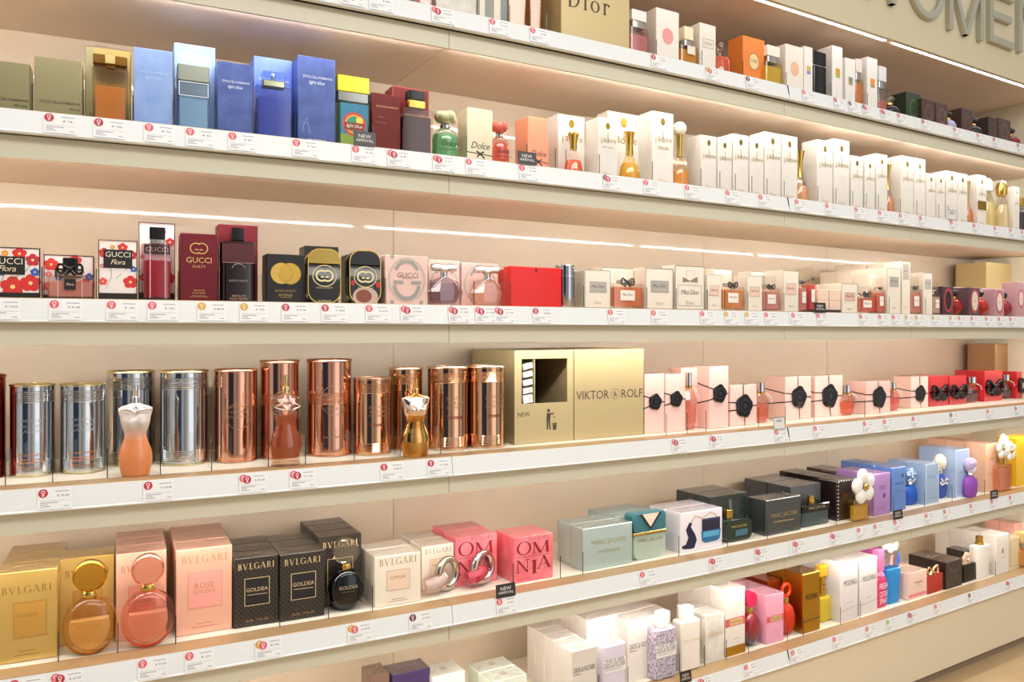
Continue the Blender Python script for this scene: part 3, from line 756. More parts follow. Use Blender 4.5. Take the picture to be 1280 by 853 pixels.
t = carton(2, 424, 462, 97, '', 'thin teal carton behind the yellow cap bottle', mat=two('5f92c8', '8ac0d8', 30, lo=.3, hi=.7), d=.092)
t = bottle(2, 422, 463, 92, 'bottle with yellow cap and sunrise picture')
block_bottle(t, '2f8a86', ('ffe42e', .98, .215), 1.0, 'e8f0d0', .03, .655, rad=.002, clear=.2, collar=(.98, .13), neck='8f9088')
marks(t, [('R', .08, .04, .92, .62, '2e7fa0', 'picture'), ('R', .08, .04, .92, .2, '8aa63c', 'picture'), ('E', .5, .34, .36, .36, 'd2452c', 'picture'), ('E', .5, .34, .29, .29, 'f0a23a', 'picture'), ('E', .5, .34, .24, .24, '2f9a74', 'picture'), ('E', .66, .4, .11, .11, 'f6d94a', 'picture'),
          ('R', .2, .26, .8, .36, '8a3024', 'picture'), ('T', 'light blue', .5, .31, .5, 'f3e6c8', .3)], t.w, t.h, -.0008)
t = carton(2, 464.5, 501, 115, '', 'burgundy carton beside the dark cube bottle', mat=P('6b1c16', .4, 0, 0, 0, 60, .25), deco=dg('d7b07a', None, .78, wf=.8) + [('T', 'pour femme', .5, .045, .5, 'c89a6a'), ('L', [(.2, .6), (.45, .595)], .012, 'a86a50', 'scuff'), ('L', [(.12, .51), (.5, .5)], .012, 'a86a50', 'scuff')])
t = carton(2, 490, 536, 107, '', 'taller burgundy carton behind the dark cube bottle', mat=P('6b1a1a', .4, 0, 0, 0, 60, .25), d=.09, deco=[('BR', 0, 0, 1, 1, .03, '8a2a22')])
t = bottle(2, 502.5, 542, 110, 'dark red bottle with black and gold cap')
block_bottle(t, '4a1812', ('0c0a0a', .56, .14), .85, 'f0e4de', .03, .74, 'd9b45c', .003, .1, capround=.006, collar=(.56, .12))
marks(t, [('T', 'DOLCE & GABBANA', .5, .61, .78, 'caa36a')], t.w, t.h, -.0008)
# the two flower-cap bottles and their cartons
def flower_bottle(t, liq, capc, tint):
    w, h = t.w, t.h; R = w / 2
    prof = [(.86, 0), (.97, .02), (1, .06), (1, .42), (.93, .53), (.72, .61), (.42, .66), (.34, .68), (.34, .74)]
    round_bottle(t, prof, liq, .72, tint, .75, .4, .74, dpmax=.034)
    t.part('collar', MB().lathe([(R * .38, h * .66), (R * .38, h * .72)], 20, 0, min(R, R * .75)), CHROME)
    m = MB(); cy = R * .75
    for i in range(6):
        a = i * pi / 3; m.ball((R * .42 * cos(a), cy + R * .42 * sin(a), h * (.89 + .02 * (i % 2))), R * .44, R * .4, h * .1, 10, 6)
    m.ball((0, cy, h * .85), R * .5, R * .45, h * .12, 12, 6)
    t.part('flower_cap', m, P(capc, .4), 60)
    marks(t, [('T', 'Dolce', .5, .33, .62, '1c2a1c', .3), ('L', [(.05, .2), (.95, .22)], .02, '1c2a1c', 'ribbon')], w, h, -.001)
t = bottle(2, 545.5, 577.5, 134.5, 'green bottle with cream flower cap'); flower_bottle(t, '7fb488', 'd9dcae', 'e2f0e2')
def dolce(c): return [('T', 'Dolce', .52, .34, .74, '1a1512', .35), ('L', [(0, .205), (1, .175)], .03, '15100e', 'ribbon'), ('L', [(.36, .24), (.5, .19), (.66, .235)], .05, '15100e', 'ribbon'), ('L', [(.38, .13), (.5, .19), (.68, .12)], .05, '15100e', 'ribbon'), ('T', 'eau de parfum', .52, .1, .4, '6a5a4a')]
t = carton(2, 583.5, 616, 133.5, 'e9dfbf', 'cream carton with black bow and script', d=.055, deco=dolce(0))
t = bottle(2, 617, 640.5, 149, 'coral bottle with coral flower cap'); flower_bottle(t, 'ea8a72', 'f27a68', 'f8d8cc')
t = carton(2, 659.5, 686, 145, 'f3a07c', 'salmon carton with black bow and script', d=.06, deco=dolce(0), dp=.055)
# the medallion family
JG = '9a8238'
def jad(sub=None, dior=True, my=.87):
    d = [('E', .5, my, .105, .135, '*a08438', 'medallion'), ('L', [(.5, .63), (.5, .76)], .03, JG, 'fine_print'), ('T', 'j', .16, .615, .05, JG), ('T', 'a', .32, .63, .13, JG), ('T', 'd', .46, .635, .13, JG), ('T', 'ore', .72, .625, .38, JG), ('L', [(.3, .45), (.7, .445)], .012, 'd8cfae', 'fine_print')]
    if sub: d.append(('T', sub, .5, .52, .55, JG, .3))
    if dior: d.append(('T', 'Dior', .5, .075, .42, 'b8a468', 'S'))
    return d
JW = 'e9e4db'
t = carton(2, 697.5, 731, 142, JW, 'white medallion carton behind the orange drop bottle', d=.09, deco=jad())
t = bottle(2, 711.5, 734, 162, 'small orange drop bottle with gold collar')
round_bottle(t, [(.86, 0), (1, .02), (1, .1), (.86, .3), (.5, .52), (.34, .6), (.36, .62), (.38, .8), (.5, .9), (.58, .96), (.5, 1.0)], 'f46c34', .62, 'fbf3ea', .8, .35, .6)
t = carton(2, 747.5, 772, 146, JW, 'white medallion carton between the two drop bottles', dp=.05, deco=jad('Eau Lumiere'))
t = carton(2, 760, 799, 138, JW, 'bright white carton behind the golden drop bottle', d=.105, deco=jad())
t = bottle(2, 782, 806, 161, 'golden drop bottle with long gold neck')
round_bottle(t, [(.75, 0), (.96, .03), (1, .14), (.88, .3), (.55, .46), (.42, .52), (.36, .54), (.33, .75), (.42, .96), (.5, .98), (.5, 1.0)], 'e0b848', .75, 'fbf0cc', .75, .35, .53)
t = carton(2, 815, 842, 138, JW, 'tall white medallion carton beside the ball stopper', dp=.05, d=.055, deco=jad("l'absolu"))
t = bottle(2, 846, 866, 151, 'amber bottle with tall white ball stopper')
round_bottle(t, [(.85, 0), (1, .02), (1, .2), (.92, .3), (.5, .42), (.3, .47), (.28, .49), (.26, .62), (.36, .8), (.42, .84), (.62, .88), (.68, .93), (.5, .985), (.2, 1.0)], 'eeb45c', .62, 'fbf0dc', .75, .3, .48)
t.part('ball_stopper', MB().ball((0, t.w * .375, t.h * .925), t.w * .34), P('fbf6ea', .2), 60)
seq = [(876, 896, 168, 'first'), (896.8, 915.3, 171.5, 'second'), (916, 936, 166.5, 'third'), (936.7, 955, 171, 'fourth'), (955.7, 976.3, 164, 'fifth'), (977, 997, 168, 'sixth')]
for a, b, y, nm in seq:
    t = carton(2, a, b, y, JW, nm + ' white medallion carton after the ball stopper', dp=.05, deco=jad())
def nude(t, liq):
    round_bottle(t, [(.8, 0), (.98, .03), (1, .14), (.9, .3), (.55, .44), (.36, .5), (.33, .52), (.28, .7), (.3, .8), (.5, .95), (.55, 1.0)], liq, .72, 'fbeee2', .75, .3, .5)
t = bottle(2, 999.5, 1016, 186, 'nude bottle with flared gold neck'); nude(t, 'dcb690')
for a, b, y, nm in [(1021.5, 1041, 174, 'first'), (1042, 1062, 173, 'second')]:
    t = carton(2, a, b, y, JW, nm + ' white medallion carton after the nude bottle', dp=.05, deco=jad())
for a, b, y, nm in [(1063.8, 1079, 194, 'short white medallion carton beside taller pair'), (1081, 1094, 198, 'shortest white medallion carton of the trio'), (1095.5, 1109.5, 191.5, 'white medallion carton before the brown bottle')]:
    t = carton(2, a, b, y, JW, nm, dp=.05, deco=jad())
t = bottle(2, 1111, 1121.5, 204, 'slim brown bottle with gold neck'); nude(t, 'c8946a')
for a, b, y, nm in [(1126.5, 1142, 194, 'first tall white carton after the brown bottle'), (1142.7, 1157, 197, 'second tall white carton after the brown bottle'), (1158, 1169.8, 216, 'first low white carton of four'), (1170.5, 1181.5, 218, 'second low white carton of four'), (1183, 1196.8, 213, 'third white carton of the low four'), (1197.5, 1209.5, 216, 'fourth white carton of the low four')]:
    t = carton(2, a, b, y, JW, nm, dp=.05, deco=jad())
t = bottle(2, 1210.6, 1221, 225, 'round amber bottle beside the gold band carton'); nude(t, 'd8924a')
t = carton(2, 1222, 1233, 218, JW, 'white carton with gold band', dp=.05, deco=jad() + [('R', 0, .33, 1, .5, '*b89238', 'band')])
t = bottle(2, 1236, 1251, 220.5, 'tall pale yellow bottle with white cap')
round_bottle(t, [(.8, 0), (1, .05), (1, .3), (.7, .6), (.5, .72), (.5, .74), (.62, .76), (.6, .95), (.4, 1.0)], 'e4d59a', .8, 'fbf8e6', .75, .35, .74, WHITE)
t = carton(2, 1252, 1258, 225, JW, 'white carton behind the pale yellow bottle', dp=.04, d=.12)
t = bottle(2, 1255, 1266, 227, 'pale bottle with gold and white cap')
round_bottle(t, [(.8, 0), (1, .05), (1, .35), (.8, .6), (.5, .7), (.5, .72), (.7, .74), (.8, .9), (.6, 1.0)], 'efe2bf', .8, 'fbf8ee', .75, .35, .72, GOLD)
t = carton(2, 1267.5, 1274.5, 233, JW, 'narrow white medallion carton at the far end', dp=.05, deco=jad())
t = bottle(2, 1276, 1288, 246, 'dark striped bottle with gold cap at far end')
block_bottle(t, '3a2a3a', ('d9b45c', .6, .25), .9, 'e8e8f0', .03, .68, capmat=GOLD)

# ------------------------------------------------------------------ top shelf
t = bottle(1, 523, 542, -40, 'pink bottle cut by the upper frame edge'); block_bottle(t, 'e6a3a0', ('f2f0ea', .6, .25), .8, 'f8eee8', .03, .68)
t = carton(1, 545, 596, -70, 'e2dccf', 'pale carton cut by the upper frame edge', mat=two('dcd5c6', 'eae5da', 40, lo=.4, hi=.6))
t = carton(1, 598, 616, -50, 'efe6d2', 'cream carton with slate stripe', deco=[('R', .45, 0, .95, 1, '9aa09a', 'stripe')])
t = carton(1, 617, 634, -50, 'efe6d2', 'cream carton with blue grey stripe', deco=[('R', .5, 0, 1, 1, '8f9896', 'stripe')])
t = bottle(1, 635, 660, -36, 'tan glass bottle before the gold block'); block_bottle(t, 'cda878', ('d9b45c', .6, .25), .95, 'f6e6d0', .03, .7, capmat=GOLD)
t = bottle(1, 662, 680, -40, 'slim gold bottle before the gold block'); block_bottle(t, 'b58a3e', ('d9b45c', .7, .25), .98, 'f2dca8', .03, .7, capmat=GOLD)
DISP = P('cbb582', .4, .25)
t = Thing('display_block', 'display block', 1, 701, 787, -75, 'gold brand block with dark serif lettering', .02)
b = bpy.data.meshes.new('block_body'); bm = carton_mesh(t.w, .22, t.h, .001); bm.to_mesh(b); bm.free(); b.materials.append(DISP)
b = bpy.data.objects.new('block_body', b); COL.objects.link(b); b.parent = t.o
t.part('lettering', MB().text('Dior', -t.w * .10, zat(5, at(745, .02)[2]) - t.z, width=t.w * .60, y=-.0004, serif=True), P('453a22', .5), 0)
def tall_cap(t, liq, capc, tint, cap=.3, capw=.62, fill=.85, clear=.4, label=None):
    block_bottle(t, liq, (capc, capw, cap), fill, tint, .032, 1 - cap - .14, rad=.006, clear=clear, collar=(capw * .8, .1), label=label)
t = bottle(1, 788, 812, 9, 'pale pink bottle with white cap'); tall_cap(t, 'e2a4a6', 'f8f4ee', 'f6e6e4', .22, .78, .8)
t = carton(1, 820, 849, 8.5, 'f6efe2', 'white carton with pink oval', dp=.05, deco=[('E', .5, .52, .24, .27, 'f0a3a0'), ('T', 'Dior', .5, .06, .12, '8a8070', 'S')])
t = bottle(1, 851, 873.5, 30, 'amber bottle with pale yellow cap'); tall_cap(t, 'e4ae4a', 'f8efc8', 'f8ecc4', .3, .5, .9, .3, ('f4ecd8', .35, .36, .8, .56, ('BR', .37, .37, .78, .55, .012, 'c0b080')))
t = carton(1, 874.5, 895, 27.5, 'f4ede0', 'white carton with outlined name plate', dp=.05, deco=[('BR', .18, .52, .85, .70, .02, '9a9484'), ('R', .26, .58, .76, .64, 'd8d0c0')])
t = bottle(1, 896.5, 919, 45, 'orange bottle with clear ball stopper')
round_bottle(t, [(.9, 0), (1, .03), (1, .48), (.85, .56), (.4, .6), (.3, .62), (.3, .66)], 'f4843c', .85, 'f8d8c0', .7, .3, .66)
t.part('ball_stopper', MB().ball((0, t.w * .35, t.h * .83), t.w * .19, None, t.h * .16), glass('fbeede', .2, .9), 60)
t = carton(1, 928.5, 956, 43.5, 'ee8a38', 'orange carton with cream round emblem', dp=.05, d=.06, deco=[('E', .5, .52, .235, .27, '7a5a28'), ('E', .5, .52, .215, .25, 'f0d8a0', 'emblem_ground'), ('T', 'DUNE', .5, .53, .3, '5a4424', 0, .06)])
t = bottle(1, 957.5, 979, 54, 'yellow bottle with white cap'); tall_cap(t, 'e4c84a', 'f8f4e6', 'f8f2cc', .24, .74, .9, .3)
t = carton(1, 982, 1004.5, 54, 'f6efe2', 'white carton with peach oval', dp=.05, deco=[('E', .5, .52, .24, .27, 'f2c3a0')])
SQ = lambda a, b: [('R', .3, .46, .72, .62, a), ('R', .3, .52, .72, .62, b), ('L', [(.4, .05), (.4, .3)], .02, 'd8d2c6')]
t = carton(1, 1005.3, 1016, 57, 'f6f2ea', 'white carton with violet square', dp=.05, deco=SQ('8a90d8', 'd8c060'))
t = bottle(1, 1017.3, 1034, 62, 'tall black bottle with silver band')
block_bottle(t, '0a0a0c', ('0a0a0c', .98, .27), 1, 'cccccc', .03, .70, body=P('08080a', .1), collar=(.99, .03), capmat=P('0a0a0c', .12), rad=.006)
t = carton(1, 1040.5, 1053.5, 56, 'f6f2ea', 'white carton with yellow green square', dp=.05, deco=SQ('b0c050', 'd8a040'))
t = carton(1, 1057, 1069.2, 71.5, 'f6f2ea', 'shorter white carton with olive square', dp=.05, deco=SQ('b0a878', '8a9a70'))
t = bottle(1, 1070, 1080.5, 72, 'slim amber bottle with silver cap'); tall_cap(t, 'd98c3e', 'e8e4dc', 'f8ecd8', .26, .7, .9, .3)
t = carton(1, 1084, 1097, 70.5, 'f6f2ea', 'white carton with orange square', dp=.05, deco=SQ('b0a070', 'f09a30'))
t = bottle(1, 1098.5, 1111, 81, 'clear bottle with rosy base and silver cap'); tall_cap(t, 'c06a5a', 'e8e8ec', 'f2f2f2', .3, .75, .55, .35)
def poison(t, col, ballc=None):
    w, h = t.w, t.h; R = w / 2
    t.part('glass_body', MB().ball((0, R * .8, h * .33), R, R * .8, h * .33, 20, 12), col, 60)
    t.part('neck_ring', MB().lathe([(R * .35, h * .62), (R * .35, h * .70)], 14, 0, R * .8), GOLD)
    t.part('ball_stopper', MB().ball((0, R * .8, h * .84), R * .5, None, h * .16, 14, 10), ballc or glass('f4f4f4', .25, .9), 60)
POIS = lambda c: [('O', .5, .52, .30, .36, .03, c), ('O', .5, .52, .22, .28, .015, c), ('T', 'POISON', .5, .53, .34, c)]
t = bottle(1, 1113, 1131, 115, 'round black bottle with silver ball stopper'); poison(t, P('0a0a10', .1))
t = carton(1, 1133, 1151, 114, '2b3a26', 'dark green carton with ring emblem', dp=.05, d=.06, deco=POIS('5a8a50'))
t = carton(1, 1152.7, 1168.8, 122.5, '4a352b', 'brown carton with ring emblem', dp=.05, deco=POIS('9a6a58'))
t = carton(1, 1170, 1185, 127, '503830', 'lighter brown carton with ring emblem', dp=.05, deco=POIS('a87868'))
t = bottle(1, 1186.5, 1201, 135, 'round lilac bottle with black stopper'); poison(t, P('b9b4d8', .12), BLACK)
t = carton(1, 1202.3, 1216.5, 134.5, '45322c', 'brown black carton beside the lilac bottle', dp=.055, d=.06, deco=POIS('96604e'))
t = bottle(1, 1219, 1234, 142, 'round black bottle with black stopper'); poison(t, P('0a0a10', .1), P('18181c', .1))
t = carton(1, 1236, 1247.3, 145.5, '3f3029', 'first dark carton before the red bottle', dp=.05, deco=POIS('8a5a48'))
t = carton(1, 1248.3, 1263.5, 147, '4a3a32', 'second dark carton before the red bottle', dp=.05, deco=POIS('94705c'))
t = bottle(1, 1265, 1282, 155, 'round red bottle with black stopper'); poison(t, P('8a0c12', .1), BLACK)

# ------------------------------------------------------------------ third shelf
def flora(lab, script=True, k=0):
    R_, Bl, G_ = 'd8302c', '3f62b8', '5a7a4a'
    d = [('R', .03, .11, .97, .96, 'f7ece6', 'printed_ground')]
    sp = [(.82, .30, .17, R_), (.15, .78, .13, R_), (.5, .22, .2, R_), (.86, .76, .12, 'c62a3c'), (.12, .3, .1, 'e05a4a'), (.62, .88, .12, R_), (.9, .52, .08, Bl), (.3, .5, .07, Bl), (.36, .88, .06, 'e6a03c'), (.1, .56, .06, 'd87a90')]
    for i, (u, v, s, c) in enumerate([(a, b, s * 1.25, c) for a, b, s, c in sp]):
        if (i + k) % 5 != 4: d.append(('FL', min(max(u, .18), .82) if s > .17 else u, v, s * .85, c))
    d += [('L', [(.2, .18), (.34, .4), (.3, .6)], .012, G_, 'stem_print'), ('L', [(.7, .5), (.8, .62), (.74, .8)], .012, G_, 'stem_print'), ('L', [(.45, .36), (.6, .44)], .012, G_, 'stem_print')]
    if lab:
        u0, v0, u1, v1 = lab
        d += [('R', u0, v0, u1, v1, '14120f', 'name_plate'), ('T', 'GUCCI', (u0 + u1) / 2, v1 - (v1 - v0) * (.26 if script else .5), (u1 - u0) * .86, 'e8ddc8')]
        if script: d.append(('T', 'Flora', (u0 + u1) / 2, v0 + (v1 - v0) * .33, (u1 - u0) * .5, 'e8d8b0', .35))
    return d + [('BR', 0, 0, 1, 1, .022, '14120f'), ('R', 0, 0, 1, .105, '171410', 'panel')]
t = carton(3, -20, 51, 308, 'e8d2c6', 'poppy print carton cut by the frame edge', deco=flora((.08, .46, .72, .82)))
t = carton(3, 54, 118, 318, 'e8d2c6', 'low poppy print carton behind the wide bottle', d=.09, deco=flora((.22, .5, .78, .7), False, 1))
t = bottle(3, 56.5, 118, 321, 'low wide bottle with black bow cap')
w, h = t.w, t.h
t.part('glass_body', MB().rprism(w, .03, 0, h * .58, .006, 0, .015, .006), glass('f6e8e4'))
t.part('liquid', MB().rprism(w * .92, .023, .004, h * .42, .005, 0, .015, .002), liquid('e8b8a8', .5))
t.part('cap', MB().rprism(w * .32, .022, h * .62, h, .003, 0, .015), BLACK)
t.part('collar', MB().rprism(w * .5, .022, h * .57, h * .66, .003, 0, .015), CHROME)
bow(t, 0, h * .72, w * .26, .0, BLACK)
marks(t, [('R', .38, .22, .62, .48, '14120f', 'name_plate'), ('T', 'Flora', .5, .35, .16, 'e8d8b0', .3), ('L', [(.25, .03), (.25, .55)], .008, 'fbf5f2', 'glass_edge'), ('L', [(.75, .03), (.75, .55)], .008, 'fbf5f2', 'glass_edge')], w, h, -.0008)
t = carton(3, 122.5, 172, 299.5, 'e8d2c6', 'poppy print carton with full name plate', deco=flora((.13, .53, .87, .84), True, 2))
t = carton(3, 173, 219, 277.5, 'e8c6c2', 'tall poppy print carton behind the crimson bottle', d=.09, deco=flora((.14, .6, .86, .72), False, 3))
t = bottle(3, 176.5, 217, 282.5, 'crimson bottle with black cap and silver neck')
block_bottle(t, 'a01c34', ('0d0b0b', .5, .165), .72, 'f2dfe2', .032, .77, 'c9c9c6', .012, .3, collar=(.46, .07), base=.006)
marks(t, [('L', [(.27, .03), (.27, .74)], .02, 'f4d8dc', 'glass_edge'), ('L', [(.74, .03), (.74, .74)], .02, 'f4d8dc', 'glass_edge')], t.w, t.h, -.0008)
def gg(u, v, r, c, th=.02):
    return [('A', u - r * .45, v, r, r * .95, th, 50, 310, c), ('A', u + r * .45, v, r, r * .95, th, -130, 130, c), ('L', [(u - r * .62, v - .02), (u - r * .1, v - .02)], th, c), ('L', [(u + r * .1, v - .02), (u + r * .62, v - .02)], th, c)]
G2 = 'd6b06a'
t = carton(3, 225, 272, 291, '', 'burgundy carton with gold interlocked emblem', mat=P('6a1a26', .45, 0, 0, 0, 60, .25), deco=gg(.5, .78, .17, G2, .025) + [('T', 'GUCCI', .5, .605, .68, G2), ('T', 'GUILTY', .5, .51, .36, G2), ('T', 'ABSOLUTE', .5, .155, .3, G2), ('T', 'POUR FEMME', .5, .115, .34, G2), ('L', [(.3, .075), (.7, .075)], .008, G2), ('L', [(.25, .06), (.75, .06)], .008, G2)])
t = carton(3, 272.5, 322.5, 280, '', 'taller burgundy carton behind the black bottle', mat=P('6a1a26', .45, 0, 0, 0, 60, .25), d=.09)
t = bottle(3, 275.5, 320.5, 283, 'black red bottle with black square cap')
block_bottle(t, '240608', ('0b0a0b', .36, .175), 1, 'c8c8c8', .032, .81, '1a1214', .012, 0, body=P('1a0608', .08, 0, .5), collar=(.34, .04))
marks(t, [('R', .04, .52, .96, .78, '4a0c12', 'red_glow'), ('L', [(.06, .52), (.94, .52)], .01, 'b89a90', 'glass_edge'), ('A', .5, .42, .2, .2, .012, 20, 160, 'c8a8a0'), ('T', 'GUCCI GUILTY', .5, .28, .55, 'b8a090'), ('T', 'ABSOLUTE', .5, .075, .4, 'c8a080'), ('T', 'POUR FEMME', .5, .035, .5, 'c8a080')], t.w, t.h, -.0008)  # upper part of this bottle is dark red, the rest black
t = carton(3, 333, 380.5, 317, '', 'black carton with two gold discs', mat=P('141210', .35), d=.05, deco=[('E', .39, .60, .29, .29, '*d9b45c'), ('E', .62, .60, .29, .29, '*d0a850'), ('O', .39, .60, .29, .29, .012, 'b08a3a'), ('A', .5, .62, .2, .24, .014, 190, 350, 'a57e30'), ('T', 'GUCCI GUILTY', .5, .24, .56, 'b59650'), ('T', 'INTENSE', .5, .15, .36, 'b59650'), ('L', [(.35, .1), (.65, .1)], .01, 'b59650')])
t = carton(3, 380.5, 423.5, 307, '', 'black carton behind the gold capped slab bottle', mat=P('161412', .35), d=.09)
ggs = lambda c: [('O', .5, .6, .36, .36, .03, c), ] + gg(.5, .6, .2, c, .05)
t = bottle(3, 384.5, 426.5, 310, 'gold and black slab bottle'); slab_bottle(t, P('16130c', .1), foil('b79a52', .2), [('O', .5, .50, .37, .33, .03, 'd8c490')] + gg(.5, .50, .19, 'e6d6a8', .055) + [('T', 'GUCCI GUILTY', .5, .28, .5, 'd8c490'), ('T', 'INTENSE', .5, .03, .4, 'd8c490')])
t = carton(3, 434, 470, 318, '', 'dark carton behind the black capped slab bottle', mat=P('1f1a17', .35), d=.09)
t = bottle(3, 436.5, 476.5, 312, 'black capped slab bottle with floral base'); slab_bottle(t, P('18120f', .1), P('060606', .08), [('E', .5, .13, .40, .30, 'c9b4a8', 'printed_label'), ('E', .45, .14, .25, .2, '8a4a38', 'printed_label'), ('O', .5, .50, .37, .33, .03, 'd8c490')] + gg(.5, .50, .19, 'e6d6a8', .055) + [('E', .1, .38, .06, .08, 'c02a38', 'flower_print'), ('E', .9, .36, .08, .1, 'c02a38', 'flower_print'), ('T', 'GUCCI GUILTY', .5, .29, .5, 'd8c490')])
PINK = 'edc9bd'; GR = 'a39f98'
bam = [('O', .5, .5, .44, .49, .05, 'c9b6ac'), ('A', .5, .60, .3, .33, .07, 55, 125, GR), ('L', [(.24, .71), (.40, .90)], .075, GR), ('L', [(.76, .71), (.6, .90)], .075, GR), ('A', .5, .44, .33, .38, .08, 190, 350, GR), ('L', [(.19, .45), (.42, .45)], .075, GR), ('L', [(.6, .45), (.84, .45)], .075, GR), ('T', 'GUCCI', .52, .60, .48, '7a6a62'), ('T', 'BAMBOO', .52, .535, .24, 'a08a80'), ('R', .12, 0, .2, .08, GR), ('R', .80, 0, .88, .08, GR), ('R', .12, .93, .2, 1, GR)]
t = carton(3, 481, 535, 318.5, PINK, 'pale pink carton with grey interlocked letters', deco=bam)
t = carton(3, 535.5, 575, 324.5, PINK, 'pale pink carton behind the mauve gem bottle', d=.1, deco=bam[:4])
t = bottle(3, 536, 582, 328, 'mauve faceted bottle with silver bar stopper'); gem_bottle(t, '8a6a74', 'e8dce0', clear=.35)
t = carton(3, 576.5, 623, 328, PINK, 'pale pink carton behind the clear gem bottle', d=.1, deco=bam[:4])
t = bottle(3, 591.5, 635, 331, 'clear pink faceted bottle with silver bar stopper'); gem_bottle(t, 'e8bfb0', 'f8ece6', clear=.55)
RED = P('e01a16', .35)
t = carton(3, 634.5, 660, 336, '', 'red carton behind the red slab', mat=P('c81a1c', .35), d=.1)
t = bottle(3, 637, 702, 332.5, 'wide plain red slab bottle')
t.part('glass_body', MB().rprism(t.w, .028, 0, t.h, .002, 0, .014, .0012), RED)
marks(t, [('R', .48, .87, .52, .96, '6a0a0a', 'notch')], t.w, t.h, -.0004)
t = bottle(3, 702.5, 724, 330.5, 'chrome cylinder bottle')
R = t.w / 2
t.part('cylinder_body', MB().lathe([(R * .96, 0), (R, .002), (R, t.h * .73)], 32, 0, R), foil('b9bcc0', .12))
t.part('cap', MB().lathe([(R * .97, t.h * .735), (R, t.h * .74), (R, t.h * .985), (R * .95, t.h)], 32, 0, R), foil('c6c8cc', .1))
t.part('split_band', MB().lathe([(R * 1.03, t.h * .725), (R * 1.03, t.h * .745)], 32, 0, R), CHROME)
# cream family with bow bottles
MD = 'f3e9d8'; MG = '8d867c'
def md(lab, txt='5a544e', v0=.42, v1=.68): return [('BR', .0, .0, 1, 1, .02, MG), ('R', .2, v0, .82, v1, lab, 'name_plate'), ('BR', .19, v0 - .01, .83, v1 + .01, .015, MG), ('T', 'Miss Dior', .51, (v0 + v1) / 2 + .02, .52, txt, .35), ('T', 'Dior', .5, .14, .26, '8a8278', 'S')]
t = carton(3, 730.5, 763.5, 337, MD, 'cream carton with grey name plate', deco=md('b9b4aa'))
t = carton(3, 752, 792, 334, MD, 'cream carton behind the orange bow bottle', d=.11, deco=[('BR', 0, 0, 1, 1, .02, MG)])
def md_bottle(t, liq, lab=True, tall=.66):
    block_bottle(t, liq, ('f2f0ec', .52, .26), .9, 'f8efe8', .03, tall, rad=.004, clear=.35, capmat=glass('faf8f4', .3, .9), collar=(.4, .06))
    bow(t, .0, t.h * (tall + .04), t.w * .2, .004, P('5a544e', .25, .5))
    marks(t, [('R', .24, tall * .32, .70, tall * .72, 'f6efe2', 'paper_label'), ('T', 'Miss Dior', .47, tall * .55, .36, '4a443e', .35)], t.w, t.h, -.0008)
t = bottle(3, 765.5, 805, 337, 'orange bow bottle beside grey plate carton'); md_bottle(t, 'ec9460')
t = carton(3, 806.5, 841.5, 334.5, MD, 'taller cream carton with grey name plate', deco=md('b4b0a8'))
t = carton(3, 843.5, 880.5, 331.5, MD, 'widest cream carton with drawn bottle', deco=[('BR', 0, 0, 1, 1, .02, MG), ('BR', .1, .08, .9, .56, .012, MG), ('BR', .38, .64, .66, .9, .012, 'b8aea0'), ('Y', [(.26, .62), (.26, .74), (.5, .66), (.76, .76), (.76, .62), (.5, .64)], MG), ('T', 'Miss Dior', .5, .40, .62, '6a645c', .35), ('T', 'Dior', .5, .16, .26, '8a8278', 'S')])
PL = 'f0cdb8'
t = carton(3, 883.3, 902, 343, MD, 'slim cream carton with pink plate', deco=md(PL))
t = carton(3, 892, 915, 336, MD, 'cream carton behind the amber bow bottle', d=.11, deco=[('BR', 0, 0, 1, 1, .02, MG)])
t = bottle(3, 903, 931, 341.5, 'amber bow bottle between slim cartons'); md_bottle(t, 'e6a45c')
t = carton(3, 933.3, 953, 344.5, MD, 'second slim cream carton with pink plate', deco=md(PL))
t = carton(3, 938, 960, 339, MD, 'cream carton behind the pink bow bottle', d=.11, deco=[('BR', 0, 0, 1, 1, .02, MG)])
t = bottle(3, 954, 976, 344.5, 'rose pink bow bottle'); md_bottle(t, 'e2a29c')
t = carton(3, 978.6, 998.3, 338, MD, 'taller slim carton with pink plate', dp=.06, deco=md(PL))
t = bottle(3, 999.5, 1010.7, 335, 'slender pink bottle with clear cap'); md_bottle(t, 'eaa0a0', True, .64)
t = bottle(3, 1011.5, 1021.6, 333.5, 'slender red pink bottle'); md_bottle(t, 'd84a4a', True, .7)
# small stacked pink cartons on a dark tray
tr = Thing('display_tray', 'tray', 3, 1012, 1051, 386, 'low dark tray under small pink cartons', .03, reg=False)
tr.part('tray_base', MB().rprism(tr.w, .12, 0, .004, .002, 0, .06, .0008), P('3a2a20', .4))
tr.part('tray_lip', MB().box(-tr.w / 2, tr.w / 2, -.001, .0015, .0, .007), P('3a2a20', .4))
for (a, b) in ((1022.5, 1036), (1037, 1050.5)):
    for lv in (0, 1):
        y0 = 383.5 - lv * 15.5
        t = Thing('perfume_carton', 'perfume box', 3, a, b, 0, '', .04, reg=False)
        hh = .0285; t.o.location.z += .0046 + lv * (hh + .0004)
        t.o['label'] = 'small pale pink carton, %s of the %s stack on the dark tray' % (('lower', 'upper')[lv], 'first' if a < 1030 else 'second')
        bm = carton_mesh(t.w, .05, hh); me = bpy.data.meshes.new('carton_body'); bm.to_mesh(me); bm.free(); me.materials.append(card('f6d9c4'))
        o = bpy.data.objects.new('carton_body', me); COL.objects.link(o); o.parent = t.o
t = carton(3, 1051.8, 1072, 354, MD, 'low cream carton with rose plate', dp=.05, n=3, deco=md('eab8a4'))
t = bottle(3, 1073.3, 1096, 357, 'wide rose bow bottle'); md_bottle(t, 'e06e5c')
